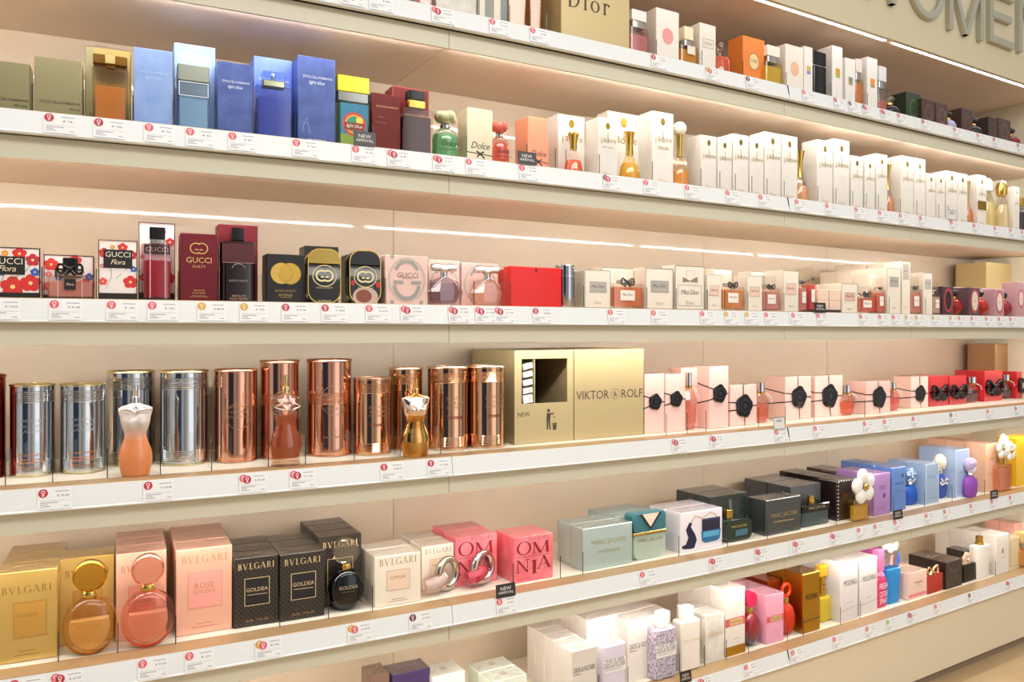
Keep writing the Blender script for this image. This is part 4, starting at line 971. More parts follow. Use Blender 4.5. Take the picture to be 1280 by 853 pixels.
t = carton(3, 1086, 1094.5, 342, MD, 'cream carton behind the rose bow bottle', dp=.05, n=2, d=.082, deco=[('BR', 0, 0, 1, 1, .02, MG)])
t = bottle(3, 1096.7, 1107.5, 347.5, 'slender rose bottle beside tall carton'); md_bottle(t, 'e28672', True, .68)
t = carton(3, 1108.6, 1126, 334.7, MD, 'tall cream carton with grey plate', dp=.055, n=4, deco=md('b4b0a8', v0=.6, v1=.8))
t = carton(3, 1126.8, 1138, 326.5, MD, 'tallest cream carton of the shelf', dp=.055, n=4, deco=md('c4c0b4', v0=.66, v1=.94))
t = bottle(3, 1138.8, 1153, 346, 'tall rose bottle after tallest carton'); md_bottle(t, 'e29e8c', True, .68)
t = carton(3, 1153.7, 1165.6, 341, MD, 'cream carton with high grey plate', dp=.055, n=2, deco=md('c4c0b4', v0=.62, v1=.84))
t = bottle(3, 1166.6, 1177, 352, 'small pale bottle before dark cartons'); md_bottle(t, 'e8d0bc', True, .64)
def oval(bg, ring, mid): return [('E', .52, .52, .40, .62, ring), ('E', .52, .52, .28, .48, mid, 'emblem_ground'), ('T', 'POISON', .52, .52, .34, ring)]
for a, b, y, c, q, nm in [(1178.3, 1192, 358, '4a3038', ('b03a44', '1a1416'), 'dark carton with red oval around black'), (1211.5, 1225, 359.5, '584048', ('b84a52', 'e0d2bc'), 'dark carton with red oval around cream'), (1243, 1255.3, 361.5, 'b88e98', ('c45a68', 'e6d8c8'), 'mauve carton with red oval around cream'), (1271.3, 1281, 352.5, 'c49aa0', ('c45a68', 'e6d8c8'), 'mauve carton at the far end')]:
    t = carton(3, a, b, y, c, nm, dp=.05, deco=oval(c, *q))
for a, b, y, c, nm in [(1193, 1210, 360, '8a1a12', 'round red bottle with black stopper'), (1225.8, 1241.6, 361, '9a1c10', 'second round red bottle with black stopper'), (1256, 1270.5, 364, '8a1c2c', 'round crimson bottle with black stopper')]:
    t = bottle(3, a, b, y, nm); poison(t, liquid(c, .3), BLACK)
for a, b, y, nm in [(1195, 1209, 359, 'grey pink carton behind first round red bottle'), (1228, 1241.5, 360, 'grey pink carton behind second round red bottle'), (1257, 1270, 361, 'grey pink carton behind the round crimson bottle')]:
    t = carton(3, a, b, y, 'b9a0a4', nm, d=.11)
t = Thing('display_block', 'display block', 3, 1233, 1300, 327.5, 'tan block rising behind the mauve cartons', .17, reg=False)
b = bpy.data.meshes.new('block_body'); bm = carton_mesh(t.w, .11, t.h, .001); bm.to_mesh(b); bm.free(); b.materials.append(DISP)
b = bpy.data.objects.new('block_body', b); COL.objects.link(b); b.parent = t.o
# ------------------------------------------------------------------ fourth shelf
SIL, COP, COPI = 'c6c8ca', 'dca48a', 'd6a884'
EMB = P('d8dce0', .3, 1.0); EMC = P('e0b090', .3, 1.0); ORT = P('c87a48', .4); SCR = P('8a1f22', .5)
def tin_row(xl, xr, yt, yb, col, nick, **k):
    d = depth_from((xl + xr) / 2, yb, floor_of(4)); return tin(4, xl, xr, yt, col, nick, d=max(.03, min(d, .18)), **k)
silver_text = [('JEAN PAUL', .60, .5, EMB), ('GAULTIER', .545, .46, EMB), ('CLASSIQUE', .49, .54, EMB), ('EAU DE TOILETTE', .235, .62, ORT), ('natural spray', .185, .5, ORT), ('vaporisateur', .15, .5, ORT), ('100 ml - 3.4 fl. oz', .10, .56, ORT)]
cop_text = [('JEAN PAUL', .60, .42, EMC), ('GAULTIER', .545, .40, EMC), ('CLASSIQUE', .49, .44, EMC)]
int_text = [('JEAN PAUL', .62, .5, EMC), ('GAULTIER', .565, .44, EMC), ('CLASSIQUE', .51, .5, EMC), ('Intense', .40, .44, SCR)]
tin_row(-52, 6, 469, 601, '8a2a26', 'dark red tin cut by the frame edge', rimcol='8a3a30')
tin_row(8, 68, 480.5, 597, SIL, 'first silver tin with orange lettering', deco=silver_text)
tin_row(71.5, 131, 480, 593, SIL, 'second silver tin with orange lettering', deco=silver_text)
tin_row(130.5, 194, 464, 583.5, SIL, 'bigger silver tin behind the frosted torso bottle')
FROST = two('dc8650', 'd4c8c0', 9.6, 'Z', .56, .80, .22, 0, 'grad', .8)
t = bottle(4, 147, 191.5, 483.5, 'frosted torso bottle of orange scent with silver cap', d=.03)
torso(t, 'f08a4a', body=FROST, cap=.19)
m = 0
m = MB()
for s in (-1, 1):
    m.tube([(s * t.w * .46, .004, t.h * .735), (s * t.w * .3, -.0005, t.h * .745), (s * t.w * .1, -.004, t.h * .735), (0, -.003, t.h * .69)], [.002, .0035, .003, .0015], 8)
    m.tube([(s * t.w * .12, -.004, t.h * .735), (0, .0, t.h * .775)], .0018, 6)
t.part('neckline', m, CHROME, 60)
tin_row(198, 261, 463.5, 583, SIL, 'big silver tin without front lettering', deco=[('JEAN PAUL GAULTIER', .88, .5, EMB)])
tin_row(266.5, 322, 462, 579.5, COP, 'copper tin with stamped circle', deco=cop_text, emb=(.50, .62, EMC), rimcol='d8a080', ribs=())
tin_row(324, 374, 451, 575, COP, 'tall copper tin behind the brown torso bottle', deco=cop_text, emb=(.56, .66, EMC), rimcol='d8a080', ribs=((.54, .66),))
t = bottle(4, 338.5, 380.5, 470, 'brown torso bottle of clear glass with gold cap', d=.02)
torso(t, '96481a', tint='fbeee2', fill=.70, cap=.2, capmat=foil('e8cf9a', .2), clear=.35, pedestal=True)
m = MB()
for s in (-1, 1):
    m.tube([(s * t.w * .05, .002, t.h * .775), (s * t.w * .22, -.003, t.h * .69), (s * t.w * .40, .002, t.h * .655), (s * t.w * .14, -.0045, t.h * .625)], .0012, 6)
t.part('neckline', m, P('f6ece0', .2), 60)
tin_row(384.5, 441, 449.6, 572, COP, 'tallest copper tin with stamped circle', deco=cop_text + [('EAU DE PARFUM', .2, .5, EMC)], emb=(.58, .66, EMC), rimcol='d8a080', ribs=((.54, .66),))
tin(4, 442.5, 488.5, 472.5, COPI, 'small copper tin with red script', d=.07, deco=int_text, rimcol='e8c8a8')
tin(4, 487, 528, 459.6, COPI, 'copper tin behind the gold torso bottle', d=.10, deco=int_text, rimcol='e8c8a8')
t = bottle(4, 505.5, 541.5, 474.5, 'gold mirrored torso bottle', d=.015)
torso(t, 'd9a23a', body=two('b8701c', 'f6d48a', 22, lo=.3, hi=.75, rough=.12, metal=1.0), bust=(foil('f6dcc8', .12), False), capmat=foil('e8c27a', .2), cap=.19)
tin(4, 538, 586, 458.6, COPI, 'copper tin after the gold torso bottle', d=.058, deco=int_text, rimcol='e8c8a8')
tin(4, 587.5, 631.5, 457.6, COPI, 'copper tin beside the gold waste bin', d=.05, deco=int_text, rimcol='e8c8a8')
# gold waste bin with booklets
BIN = P('c2b083', .38, .3); INK = P('4a3b30', .5)
t = Thing('waste_bin', 'bin', 4, 643, 716.8, 438.5, 'gold box bin with square opening for used blotters', .072)
w, h, D_ = t.w, t.h, .20
def bx(u): return (u - 643) / 73.8 * w - w / 2
def bz(y, x=680): return zat(y, at(x, t.d)[2]) - t.z
ox0, ox1 = bx(651.5), bx(709); oz0, oz1 = bz(504), bz(448.5)
m = MB()
m.box(-w / 2, ox0, 0, .004, 0, h); m.box(ox1, w / 2, 0, .004, 0, h); m.box(ox0, ox1, 0, .004, 0, oz0); m.box(ox0, ox1, 0, .004, oz1, h)
m.box(-w / 2, w / 2, .0041, D_, h - .002, h); m.box(-w / 2, -w / 2 + .002, .0041, D_, 0, h - .0021); m.box(w / 2 - .002, w / 2, .0041, D_, 0, h - .0021); m.box(-w / 2, w / 2, D_ - .002, D_, 0, h - .0021)
t.part('casing', m, BIN, 0)
m = MB(); xd = bx(667.5)
m.box(xd, xd + .0016, .001, .12, oz0, oz1); t.part('divider_plate', m, BIN, 0)
m = MB(); m.add([(ox0, .0045, oz0 - .001), (ox1, .0045, oz0 - .001), (ox1, .13, oz0 - .02), (ox0, .13, oz0 - .02), (ox0, .13, oz1), (ox1, .13, oz1)], [(0, 1, 2, 3), (3, 2, 5, 4)])
t.part('inner_lining', m, P('1c1812', .6), 0)
t.part('lettering', MB().text('NEW', bx(654), bz(517), width=w * .20, y=-.0004), INK, 0)
m = MB(); cx, cz, u = bx(687), bz(525), w / 73.8
m.disc(cx - 2.2 * u, cz + 9.6 * u, 1.9 * u, 1.9 * u, -.0004, 14)
m.poly([(cx - 4.6 * u, cz + 7 * u), (cx + 4.8 * u, cz + 6.6 * u), (cx + 4.8 * u, cz + 5.4 * u), (cx + .2 * u, cz + 5 * u), (cx - .4 * u, cz - 2 * u), (cx - 4.6 * u, cz - 2 * u)], -.0004)
m.poly([(cx - 4.6 * u, cz - 2 * u), (cx - 2.7 * u, cz - 2 * u), (cx - 3.0 * u, cz - 11 * u), (cx - 4.6 * u, cz - 11 * u)], -.0004)
m.poly([(cx - 2.5 * u, cz - 2 * u), (cx - .4 * u, cz - 2 * u), (cx + .6 * u, cz - 11 * u), (cx - 1.0 * u, cz - 11 * u)], -.0004)
m.poly([(cx + 3.6 * u, cz + 3.2 * u), (cx + 5 * u, cz + 1 * u), (cx + 6.2 * u, cz + 2.0 * u), (cx + 5 * u, cz + 2.6 * u)], -.0004)
m.poly([(cx + 2.2 * u, cz - 4.4 * u), (cx + 8.6 * u, cz - 3.8 * u), (cx + 8.6 * u, cz - 5 * u), (cx + 2.2 * u, cz - 5.6 * u)], -.0004)
m.poly([(cx + 2.8 * u, cz - 6 * u), (cx + 8.2 * u, cz - 5.4 * u), (cx + 7.4 * u, cz - 11.4 * u), (cx + 3.6 * u, cz - 11.8 * u)], -.0004)
t.part('litter_symbol', m, INK, 0)
b0 = t
names = ['topmost', 'second from the top', 'third from the top', 'fourth from the top', 'lowest']
for i in range(5):
    y = 451 + i * 10.2; z = bz(y + 7, 660)
    e = empty('blotter_card', b0.o.location + Vector((bx(660), .004, z))); e.rotation_euler = (0, radians(-13 + i * 1.5), atan(slope(b0.X)))
    tag(e, 'white folded blotter card, %s, in the slot of the gold bin' % names[i], 'card', 'blotter cards in the bin')
    m = MB(); m.box(-w * .08, w * .075, -.002, .035, -.0055 if i < 4 else -.009, .0055 if i < 4 else .008); m.obj('card_body', WHITE, e, 0)
    m = MB()
    for k in range(3): m.rect(0, -.004 + k * .003, w * .06, -.003 + k * .003, -.0024)
    m.obj('print_lines', P('8a8a8a', .6), e, 0)
t = Thing('display_block', 'display block', 4, 717.6, 804.5, 437, 'gold brand panel block beside the waste bin', .072)
b = bpy.data.meshes.new('block_body'); bm = carton_mesh(t.w, .20, t.h, .0007); bm.to_mesh(b); bm.free(); b.materials.append(BIN)
b = bpy.data.objects.new('block_body', b); COL.objects.link(b); b.parent = t.o
w, h = t.w, t.h; vz = zat(493, at(761, .072)[2]) - t.z; vh = .0195
m = MB(); m.text('VIKTOR', -w * .245, vz, width=w * .46, height=vh, y=-.0004); m.text('ROLF', w * .325, vz, width=w * .315, height=vh, y=-.0004); m.text('&', w * .075, vz, height=vh * .62, y=-.0004)
t.part('lettering', m, INK, 0)
t.part('ring_mark', MB().band(w * .075, vz, vh * .62, vh * .62, vh * .05, -.0004), INK, 0)
# pink sealed cartons
PK = 'f2cbbf'
def seal(xl, xr, yt, yb, nick, v=.5, r=.3, dp=.05, n=1, rib=True, vert=True, side=True, col=PK, bn=None, d=None):
    t = carton(4, xl, xr, yt, col, nick, dp=dp, n=n, yb=yb if d is None else None, d=d or .045, film=True, bnick=bn, fold='f6dcd2')
    seal_marks(t, .5, v, r, rib, vert, side, dp); return t
seal(805.6, 830.8, 468, 543, 'pink sealed carton beside the brand panel', .53, .31, n=2, vert=False)
seal(832, 857, 468.4, 541, 'second pink sealed carton before the tall bottle', .57, .30, n=2, vert=False)
carton(4, 851, 877, 460, PK, 'taller pink carton behind the diamond bottle', d=.11, film=True)
def diamond(t, liq='ecb2a4'):
    w, h = t.w, t.h; zb = h * .74; dp = min(.036, w); n = 8
    def ring(z, s): return [(w / 2 * s * cos(2 * pi * (j + .5) / n) / cos(pi / n), dp / 2 * (1 + s * sin(2 * pi * (j + .5) / n) / cos(pi / n)), z) for j in range(n)]
    R = [ring(0, .62), ring(zb * .16, .82), ring(zb * .5, .96), ring(zb * .72, .92), ring(zb * .92, .55), ring(zb, .34)]
    t.part('glass_body', MB().rings(R), glass('f6dcd4', .15, .7), 0)
    t.part('liquid', MB().rings([[(x * .86, dp / 2 + (y - dp / 2) * .86, z) for x, y, z in ring(zb * a, s)] for a, s in ((.06, .66), (.16, .82), (.5, .96), (.62, .94))]), liquid(liq, .4), 0)
    t.part('collar', MB().lathe([(w * .2, zb * .98), (w * .2, zb * 1.05)], 14, 0, dp / 2), GOLD)
    t.part('cap', MB().lathe([(w * .19, zb * 1.05), (w * .19, h * .995), (w * .17, h)], 16, 0, dp / 2), CHROME)
    m = MB(); m.tube([(w * .12, dp * .1, zb * 1.0), (w * .34, 0, zb * .86), (w * .42, .0, zb * .66)], .001, 6); t.part('tag_cord', m, WHITE)
t = bottle(4, 857.8, 876, 466.5, 'tall pink diamond bottle with silver cap', yb=539); diamond(t)
seal(886.5, 910.8, 458.5, 536.5, 'tall pink sealed carton', .56, .34, n=2, vert=False, bn='tall pink sealed carton')
seal(912.5, 946, 482, 533.5, 'low pink sealed carton with vertical ribbon', .48, .30)
t = bottle(4, 947, 966.5, 479, 'small pink diamond bottle with silver cap', yb=530); diamond(t, 'd48a72')
seal(981.5, 1014, 471.5, 526, 'pink sealed carton at the rail joint', .52, .28, dp=.07, n=1)
seal(1018.7, 1053.5, 470.5, 522.5, 'pink sealed carton after the rail joint', .5, .27, dp=.05)
t = bottle(4, 1055, 1073.5, 483, 'coral diamond bottle with silver cap', yb=520.5); diamond(t, 'ee7c4e')
seal(1083.2, 1113, 477.5, 518.5, 'pink sealed carton behind coral bottle', .5, .27, dp=.06)
t = bottle(4, 1114, 1129.5, 478.5, 'rose ridged grenade bottle', yb=514.5); diamond(t, 'e07a7c')
seal(1139, 1160.5, 471.5, 511, 'pink sealed carton before the red cartons', .45, .28, dp=.06)
RC = 'c8202a'
def redbox(xl, xr, yt, yb, nick, n=2):
    t = carton(4, xl, xr, yt, RC, nick, dp=.05, n=n, yb=yb, film=True)
    w, h = t.w, t.h; m = MB(); m.line(-w / 2, h * .46, w / 2, h * .46, .005, -.0005); t.part('ribbon', m, BLACK, 0)
    bow(t, 0, h * .48, w * .42, -.004, BLACK); return t
redbox(1162, 1185.5, 471, 508.8, 'red carton with black bow after pink cartons')
redbox(1187, 1208, 470.5, 506.5, 'second red carton with black bow')
t = bottle(4, 1209.5, 1229, 472, 'dark red flower bottle with silver cap', yb=504.5); diamond(t, '5a0c14')
redbox(1230.6, 1253, 464, 502.5, 'third red carton with black bow')
t = bottle(4, 1254.5, 1270, 469, 'darker red flower bottle at the far end', yb=499.5); diamond(t, '4a0a10')
redbox(1271, 1294, 465, 498.5, 'red carton cut by the frame edge', 1)
t = Thing('display_block', 'display block', 4, 1244, 1310, 430, 'brown block rising behind the red cartons', .18, reg=False)
b = bpy.data.meshes.new('block_body'); bm = carton_mesh(t.w, .10, t.h, .001); bm.to_mesh(b); bm.free(); b.materials.append(P('a8845c', .4, .2))
b = bpy.data.objects.new('block_body', b); COL.objects.link(b); b.parent = t.o

# ------------------------------------------------------------------ fifth shelf
BG = 'BVLGARI'
def bv(c, panel, line, ptxt, tv=.87, sub=True, pv=(.30, .62), pu=(.24, .78)):
    d = [('T', BG, .5, tv, .80, c, 'S'), ('R', pu[0], pv[0], pu[1], pv[1], panel, 'square_panel'), ('BR', pu[0], pv[0], pu[1], pv[1], .008, line)]
    for i, s in enumerate(ptxt): d.append(('T', s, .5, (pv[0] + pv[1]) / 2 + .05 - .07 * i, .4 if i else .34, c))
    if sub: d += [('L', [(.36, .12), (.64, .12)], .01, c, 'fine_print'), ('L', [(.28, .08), (.72, .08)], .01, c, 'fine_print')]
    return d
GLD = P('d0ae62', .32, .45, .5, .4, 38); PNK = P('f2b79c', .38, .2, .5, .4, 38)
carton(5, -6, 72, 718.5, '', 'gold carton cut by the frame edge', mat=GLD, dp=.06, n=3, yb=833, fold='f2dca0', deco=bv('8a6a22', 'b98a3a', '8a6a28', ['GOLDEA'], .80, pv=(.27, .66), pu=(.28, .82)))
carton(5, 74, 143, 700, '', 'gold carton behind the round gold flask', mat=GLD, dp=.06, n=1, d=.105, fold='f2dca0', deco=bv('8a6a22', 'b98a3a', '8a6a28', ['GOLDEA'], .82))
t = bottle(5, 76.5, 146, 707.5, 'round gold scent flask with amber disc stopper', d=.035)
disc_bottle(t, 'eecb90', 'b9862c', .33, 'fff0d0', .62, rim=foil('e8c890', .15), text=[('T', 'BVLGARI', .5, .33, .42, 'a0701e', 'S')])
carton(5, 144.5, 208.5, 694, '', 'salmon carton behind the round pink flask', mat=PNK, dp=.055, n=3, d=.085, fold='f8d8c8', deco=bv('b9815c', 'ee9a84', 'c9826a', ['ROSE', 'GOLDEA'], .82))
t = bottle(5, 151, 218.5, 699.5, 'round pink scent flask with salmon disc stopper', d=.03)
disc_bottle(t, 'f4bea6', 'f2a288', .33, 'ffe8de', .62, rim=foil('f0b89c', .15), text=[('T', 'ROSE GOLDEA', .5, .33, .42, 'c06a4a', 'S') if False else ('T', 'BVLGARI', .5, .33, .42, 'c06a4a', 'S')])
carton(5, 219.5, 290.5, 689, '', 'big pink carton with salmon square panel', mat=PNK, dp=.06, n=3, yb=797, fold='fbe4d8', deco=bv('b9815c', 'f0a294', 'd08a78', ['ROSE', 'GOLDEA'], .875, pv=(.30, .72), pu=(.21, .82)))
BLK = two('6e5c38', '131218', 165, lo=.015, hi=.04, rough=.35, kind='scales', coat=.15)
gold = 'd8bd8a'
def gold_d(): return [('T', BG, .5, .875, .80, gold, 'S'), ('R', .24, .30, .80, .70, '14131a', 'square_panel'), ('BR', .24, .30, .80, .70, .014, gold), ('T', 'GOLDEA', .52, .53, .48, gold), ('L', [(.3, .46), (.74, .455)], .012, gold, 'fine_print'), ('T', '50 ML  1.7 FL OZ', .52, .085, .5, 'b08a4a')]
carton(5, 291.5, 348.3, 700, '', 'black patterned carton with gold frame', mat=BLK, dp=.05, n=3, yb=787, fold='8a8078', deco=gold_d())
carton(5, 349.8, 406, 694.5, '', 'second black patterned carton with gold frame', mat=BLK, dp=.05, n=3, yb=778.5, fold='8a8078', deco=gold_d())
carton(5, 398, 452, 673, '', 'taller black patterned carton behind the black flask', mat=BLK, dp=.05, n=3, d=.10, fold='8a8078', deco=[('T', BG, .5, .88, .80, gold, 'S'), ('BR', .2, .25, .80, .68, .014, gold)])
t = bottle(5, 412.8, 458, 677.8, 'round black flask with clear disc stopper', d=.055)
disc_bottle(t, '0a0a10', 'd8d0b8', .37, body=P('07070b', .06), capmat=glass('f4f0e6', .25, .95), text=[('T', 'GOLDEA', .5, .34, .52, 'b9a98a'), ('L', [(.3, .28), (.7, .28)], .008, '8a7a5a', 'fine_print')])
CRM = P('f3e8d4', .4, 0, .5, .4, 38)
om = bv('a08a6a', 'f0d4b8', 'b09a7a', ['OMNIA'], .875, pv=(.30, .70), pu=(.25, .76))
carton(5, 468.3, 526, 697.5, '', 'cream carton with beige square panel', mat=CRM, dp=.055, n=2, yb=761, fold='fffaf0', deco=om)
carton(5, 527, 567.5, 684.5, '', 'cream carton behind the silver ring bottle', mat=CRM, dp=.06, n=2, d=.10, fold='fffaf0', deco=om)
t = bottle(5, 527.5, 581, 702.5, 'silver linked ring bottle lying on shelf', yb=750); ring_bottle(t, 'f2e6da', foil('cfc8b4', .12))
PKO = two('f0707c', 'f48a92', 26, lo=.42, hi=.58, coat=.5)
DR = '9a0f22'
omnia = [('T', BG, .62, .945, .5, 'b83a4a', 'S'), ('T', 'O', .25, .75, .37, DR, 'S', .30), ('T', 'M', .68, .73, .46, DR, 'S', .26), ('L', [(.08, .565), (.9, .55)], .012, 'c04a5a', 'fine_print'), ('T', 'N', .22, .36, .34, DR, 'S', .28), ('T', 'I', .51, .31, .15, DR, 'S', .30), ('T', 'A', .76, .39, .38, DR, 'S', .28), ('L', [(.1, .07), (.4, .07)], .012, 'c04a5a', 'fine_print')]
carton(5, 569, 621.5, 673.5, '', 'rose pink carton behind the pink ring bottle', mat=PKO, dp=.06, n=2, d=.095, fold='fbb8bc', deco=omnia)
t = bottle(5, 582.5, 625.5, 693, 'pink linked ring bottle lying on shelf', yb=740); ring_bottle(t, 'd83a5a', foil('d8c8c4', .12))
carton(5, 642.3, 691.5, 673.5, '', 'rose pink carton with big dark red capitals', mat=PKO, dp=.085, n=1, yb=730.5, fold='fbb8bc', deco=omnia)
TEAL = P('b9cfcb', .3, .45, .5, .4, 38)
carton(5, 728.5, 790.5, 662, '', 'wide pale teal carton with faint gold lettering', mat=TEAL, dp=.05, n=2, yb=715, fold='e0ece8', deco=[('T', 'MARC JACOBS', .52, .62, .70, '*c9c48a'), ('T', 'DECADENCE', .52, .4, .44, '*c9c48a')])
carton(5, 770, 826, 648.5, '', 'pale blue teal carton behind the scale bottle', mat=P('a9c8cc', .3, .35, .5, .4, 38), dp=.055, n=2, d=.095, fold='e0ece8')
def flap_bottle(t, bodymat, flapmat, chain=True):
    w, h = t.w, t.h; dp = .036
    t.part('glass_body', MB().outline(rrect(w * .97, 0, h * .60, w * .2), .002, dp, .003), bodymat)
    t.part('metal_band', MB().rprism(w, dp + .002, h * .53, h * .60, .004, 0, dp / 2 + .001, .001), foil('c8b070', .2))
    t.part('flap_cap', MB().outline(rrect(w * .98, h * .60, h, w * .08), .001, dp, .003), flapmat)
t = bottle(5, 791.5, 834, 644.5, 'handbag shaped bottle with snakeskin flap', yb=703)
flap_bottle(t, liquid('b8c4b4', .4), two('2f6a74', '8ab8bc', 420, lo=.3, hi=.6, kind='scales', rough=.3))
w, h = t.w, t.h
marks(t, [('Y', [(.18, .99), (.84, .99), (.5, .63)], '1c2a30', 'scale_print'), ('Y', [(.26, .99), (.76, .99), (.5, .70)], 'f0d2bc', 'scale_print'), ('T', 'MARC JACOBS', .5, .42, .7, '8a7a4a')], w, h, -.0006)
WP = two('8a7aa0', 'f4eef2', 14, 'X', .1, .9, .4, 0, 'noise', .5)
t = carton(5, 850.5, 903, 642.5, 'efe8ee', 'white violet carton with printed blue handbag bottle', film=True, dp=.055, n=2, yb=692.5, fold='d8ccd0', deco=[
    ('Y', [(.20, .74), (.27, .72), (.24, .62), (.34, .42), (.38, .28), (.32, .08), (.24, .07), (.05, .10), (.02, .17), (.12, .2), (.18, .36), (.12, .56)], '17163a', 'picture'), ('L', [(.24, .72), (.34, .88), (.52, .80), (.7, .92), (.84, .84), (.86, .78)], .022, 'c8b08a', 'picture'),
    ('R', .50, .46, .94, .78, '1f1a36', 'picture'), ('Y', [(.48, .46), (.96, .46), (.93, .22), (.86, .17), (.58, .16), (.50, .22)], '1d6f9c', 'picture'), ('R', .53, .3, .92, .44, '58a8d0', 'picture'), ('R', .50, .74, .94, .78, '4a4468', 'picture')])
DGN = P('1f2c2b', .22, .2, .6, .4, 38)
carton(5, 887, 934.5, 622.5, '', 'dark green carton behind the green black bottle', mat=DGN, dp=.06, n=2, d=.10, fold='a09a8a', deco=[('T', 'MARC JACOBS', .52, .42, .7, '*c8a85a'), ('Y', [(.5, .55), (.6, .55), (.56, .9), (.5, .9)], '4a5a5c', 'picture')])
t = bottle(5, 906.5, 941, 641, 'green black handbag bottle with gold clasp', yb=680)
w, h = t.w, t.h
t.part('glass_body', MB().outline(rrect(w, 0, h * .72, w * .2), 0, .04, .004), P('0d2a22', .06, 0, .5))
t.part('cap', MB().rprism(w * .2, .014, h * .72, h, .002, -w * .18, .02, .001), GOLD)
marks(t, [('T', 'MARC JACOBS', .5, .48, .56, 'c8a85a'), ('R', .36, .18, .8, .38, '3f6a78', 'label_plate')], w, h, -.0006)
GRC = P('4a5052', .2, .45, .6, .4, 38)
carton(5, 957, 1001.3, 626.5, '', 'dark grey metallic carton with gold lettering', mat=GRC, dp=.06, n=1, yb=671, fold='d0ccc0', deco=[('T', 'MARC JACOBS', .52, .52, .74, '*d8c08a'), ('L', [(.2, .36), (.8, .35)], .02, '*d8c08a', 'fine_print')])
carton(5, 988, 1026, 609.5, '', 'grey metallic carton behind the flat black bottle', mat=P('54585e', .2, .45, .6, .4, 38), dp=.08, n=2, d=.10, fold='d0ccc0')
t = bottle(5, 1003, 1038, 624, 'flat black topped bottle with gold cap', yb=661)
w, h = t.w, t.h
t.part('glass_body', MB().rprism(w * .96, .035, 0, h * .5, .006, 0, .02, .002), liquid('6a7a78', .45))
t.part('top_slab', MB().rprism(w, .04, h * .5, h * .74, .004, 0, .02, .002), P('101414', .06))
t.part('cap', MB().lathe([(w * .1, h * .74), (w * .1, h * .86), (w * .085, h * .87), (w * .085, h)], 18, 0, .02), GOLD)
marks(t, [('T', 'MARC JACOBS', .52, .62, .6, 'a89468')], w, h, -.0006)
BR = P('1e1413', .3, 0, .5, .4, 38)
def dots(n=11): return [('E', .045, (i + .5) / n, .028, .028, 'f4efe6', 'dot_border') for i in range(n)] + [('E', .955, (i + .5) / n, .028, .028, 'f4efe6', 'dot_border') for i in range(n)] + [('E', (i + .5) / 7, .975, .028, .028, 'f4efe6', 'dot_border') for i in range(7)]
def side_dots(t, dp):
    m = MB(); x = -t.w / 2 - .0003
    for i in range(11):
        z = (i + .5) / 11 * t.h
        m.add([(x, .0022 + .0012 * cos(a), z + .0012 * sin(a)) for a in [2 * pi * q / 8 for q in range(8)]], [tuple(range(8))])
    for i in range(int(dp / .006)): m.add([(x, .004 + i * .006 + .0014 * cos(a), t.h - .003 + .0014 * sin(a)) for a in [2 * pi * q / 8 for q in range(8)]], [tuple(range(8))])
    t.part('dot_border', m, P('f4efe6', .5), 0)
t = carton(5, 1046.5, 1068, 601.5, '', 'black carton edged with white dots', mat=BR, dp=.065, n=3, yb=652, fold='b0a49a', deco=dots() + [('T', 'DOT', .5, .62, .4, 'a8763c'), ('L', [(.25, .55), (.75, .55)], .02, '8a6a40', 'fine_print')])
side_dots(t, .065)
t = carton(5, 1044, 1065, 590, '', 'taller burgundy carton edged with white dots', mat=P('3a1626', .3, 0, .5, .4, 38), dp=.05, n=2, d=.17, fold='b0a49a', deco=dots(9), gap=.002)
side_dots(t, .05)
t = bottle(5, 1067.5, 1090.5, 594.7, 'amber bottle under one big white daisy', d=.03)
w, h = t.w, t.h; zb = h * .44
t.part('glass_body', MB().rprism(w * .86, .026, 0, zb, .006, 0, .014, .002), glass('f8f2d4', .12, .8)); t.part('liquid', MB().rprism(w * .70, .019, .003, zb * .72, .005, 0, .014, .001), liquid('d0ac3e', .4))
t.part('collar', MB().lathe([(w * .16, zb), (w * .16, zb + h * .1)], 14, 0, .014), GOLD)
t.part('stem_plate', MB().rprism(w * .3, .012, zb + h * .1, h * .74, .004, 0, .014), P('f4f0e4', .4))
flower_head(t, 0, h * .74, -.001, w * .60)
carton(5, 1092.5, 1113, 593.5, '', 'violet carton with dark lettering', mat=P('b48ac8', .4, 0, .4, .4, 38), dp=.06, n=2, d=.045, fold='dcc8e4', deco=[('T', 'DAISY', .5, .68, .36, '5a3a6a'), ('L', [(.3, .62), (.7, .62)], .015, '5a3a6a', 'fine_print'), ('E', .62, .46, .06, .09, '5a3060', 'emblem'), ('L', [(.25, .2), (.75, .2)], .015, '7a5a8a', 'fine_print'), ('L', [(.25, .14), (.75, .14)], .015, '7a5a8a', 'fine_print')])
carton(5, 1114.5, 1132.5, 585.7, '', 'cornflower blue carton before the blue bottle', mat=P('5f86c8', .4, 0, .4, .4, 38), dp=.055, n=3, d=.05, fold='b8c4dc', deco=[('T', 'DAISY DREAM', .52, .63, .6, '2a4480'), ('E', .76, .80, .06, .08, '20305a'), ('L', [(.3, .45), (.7, .45)], .015, '2a4480', 'fine_print')])
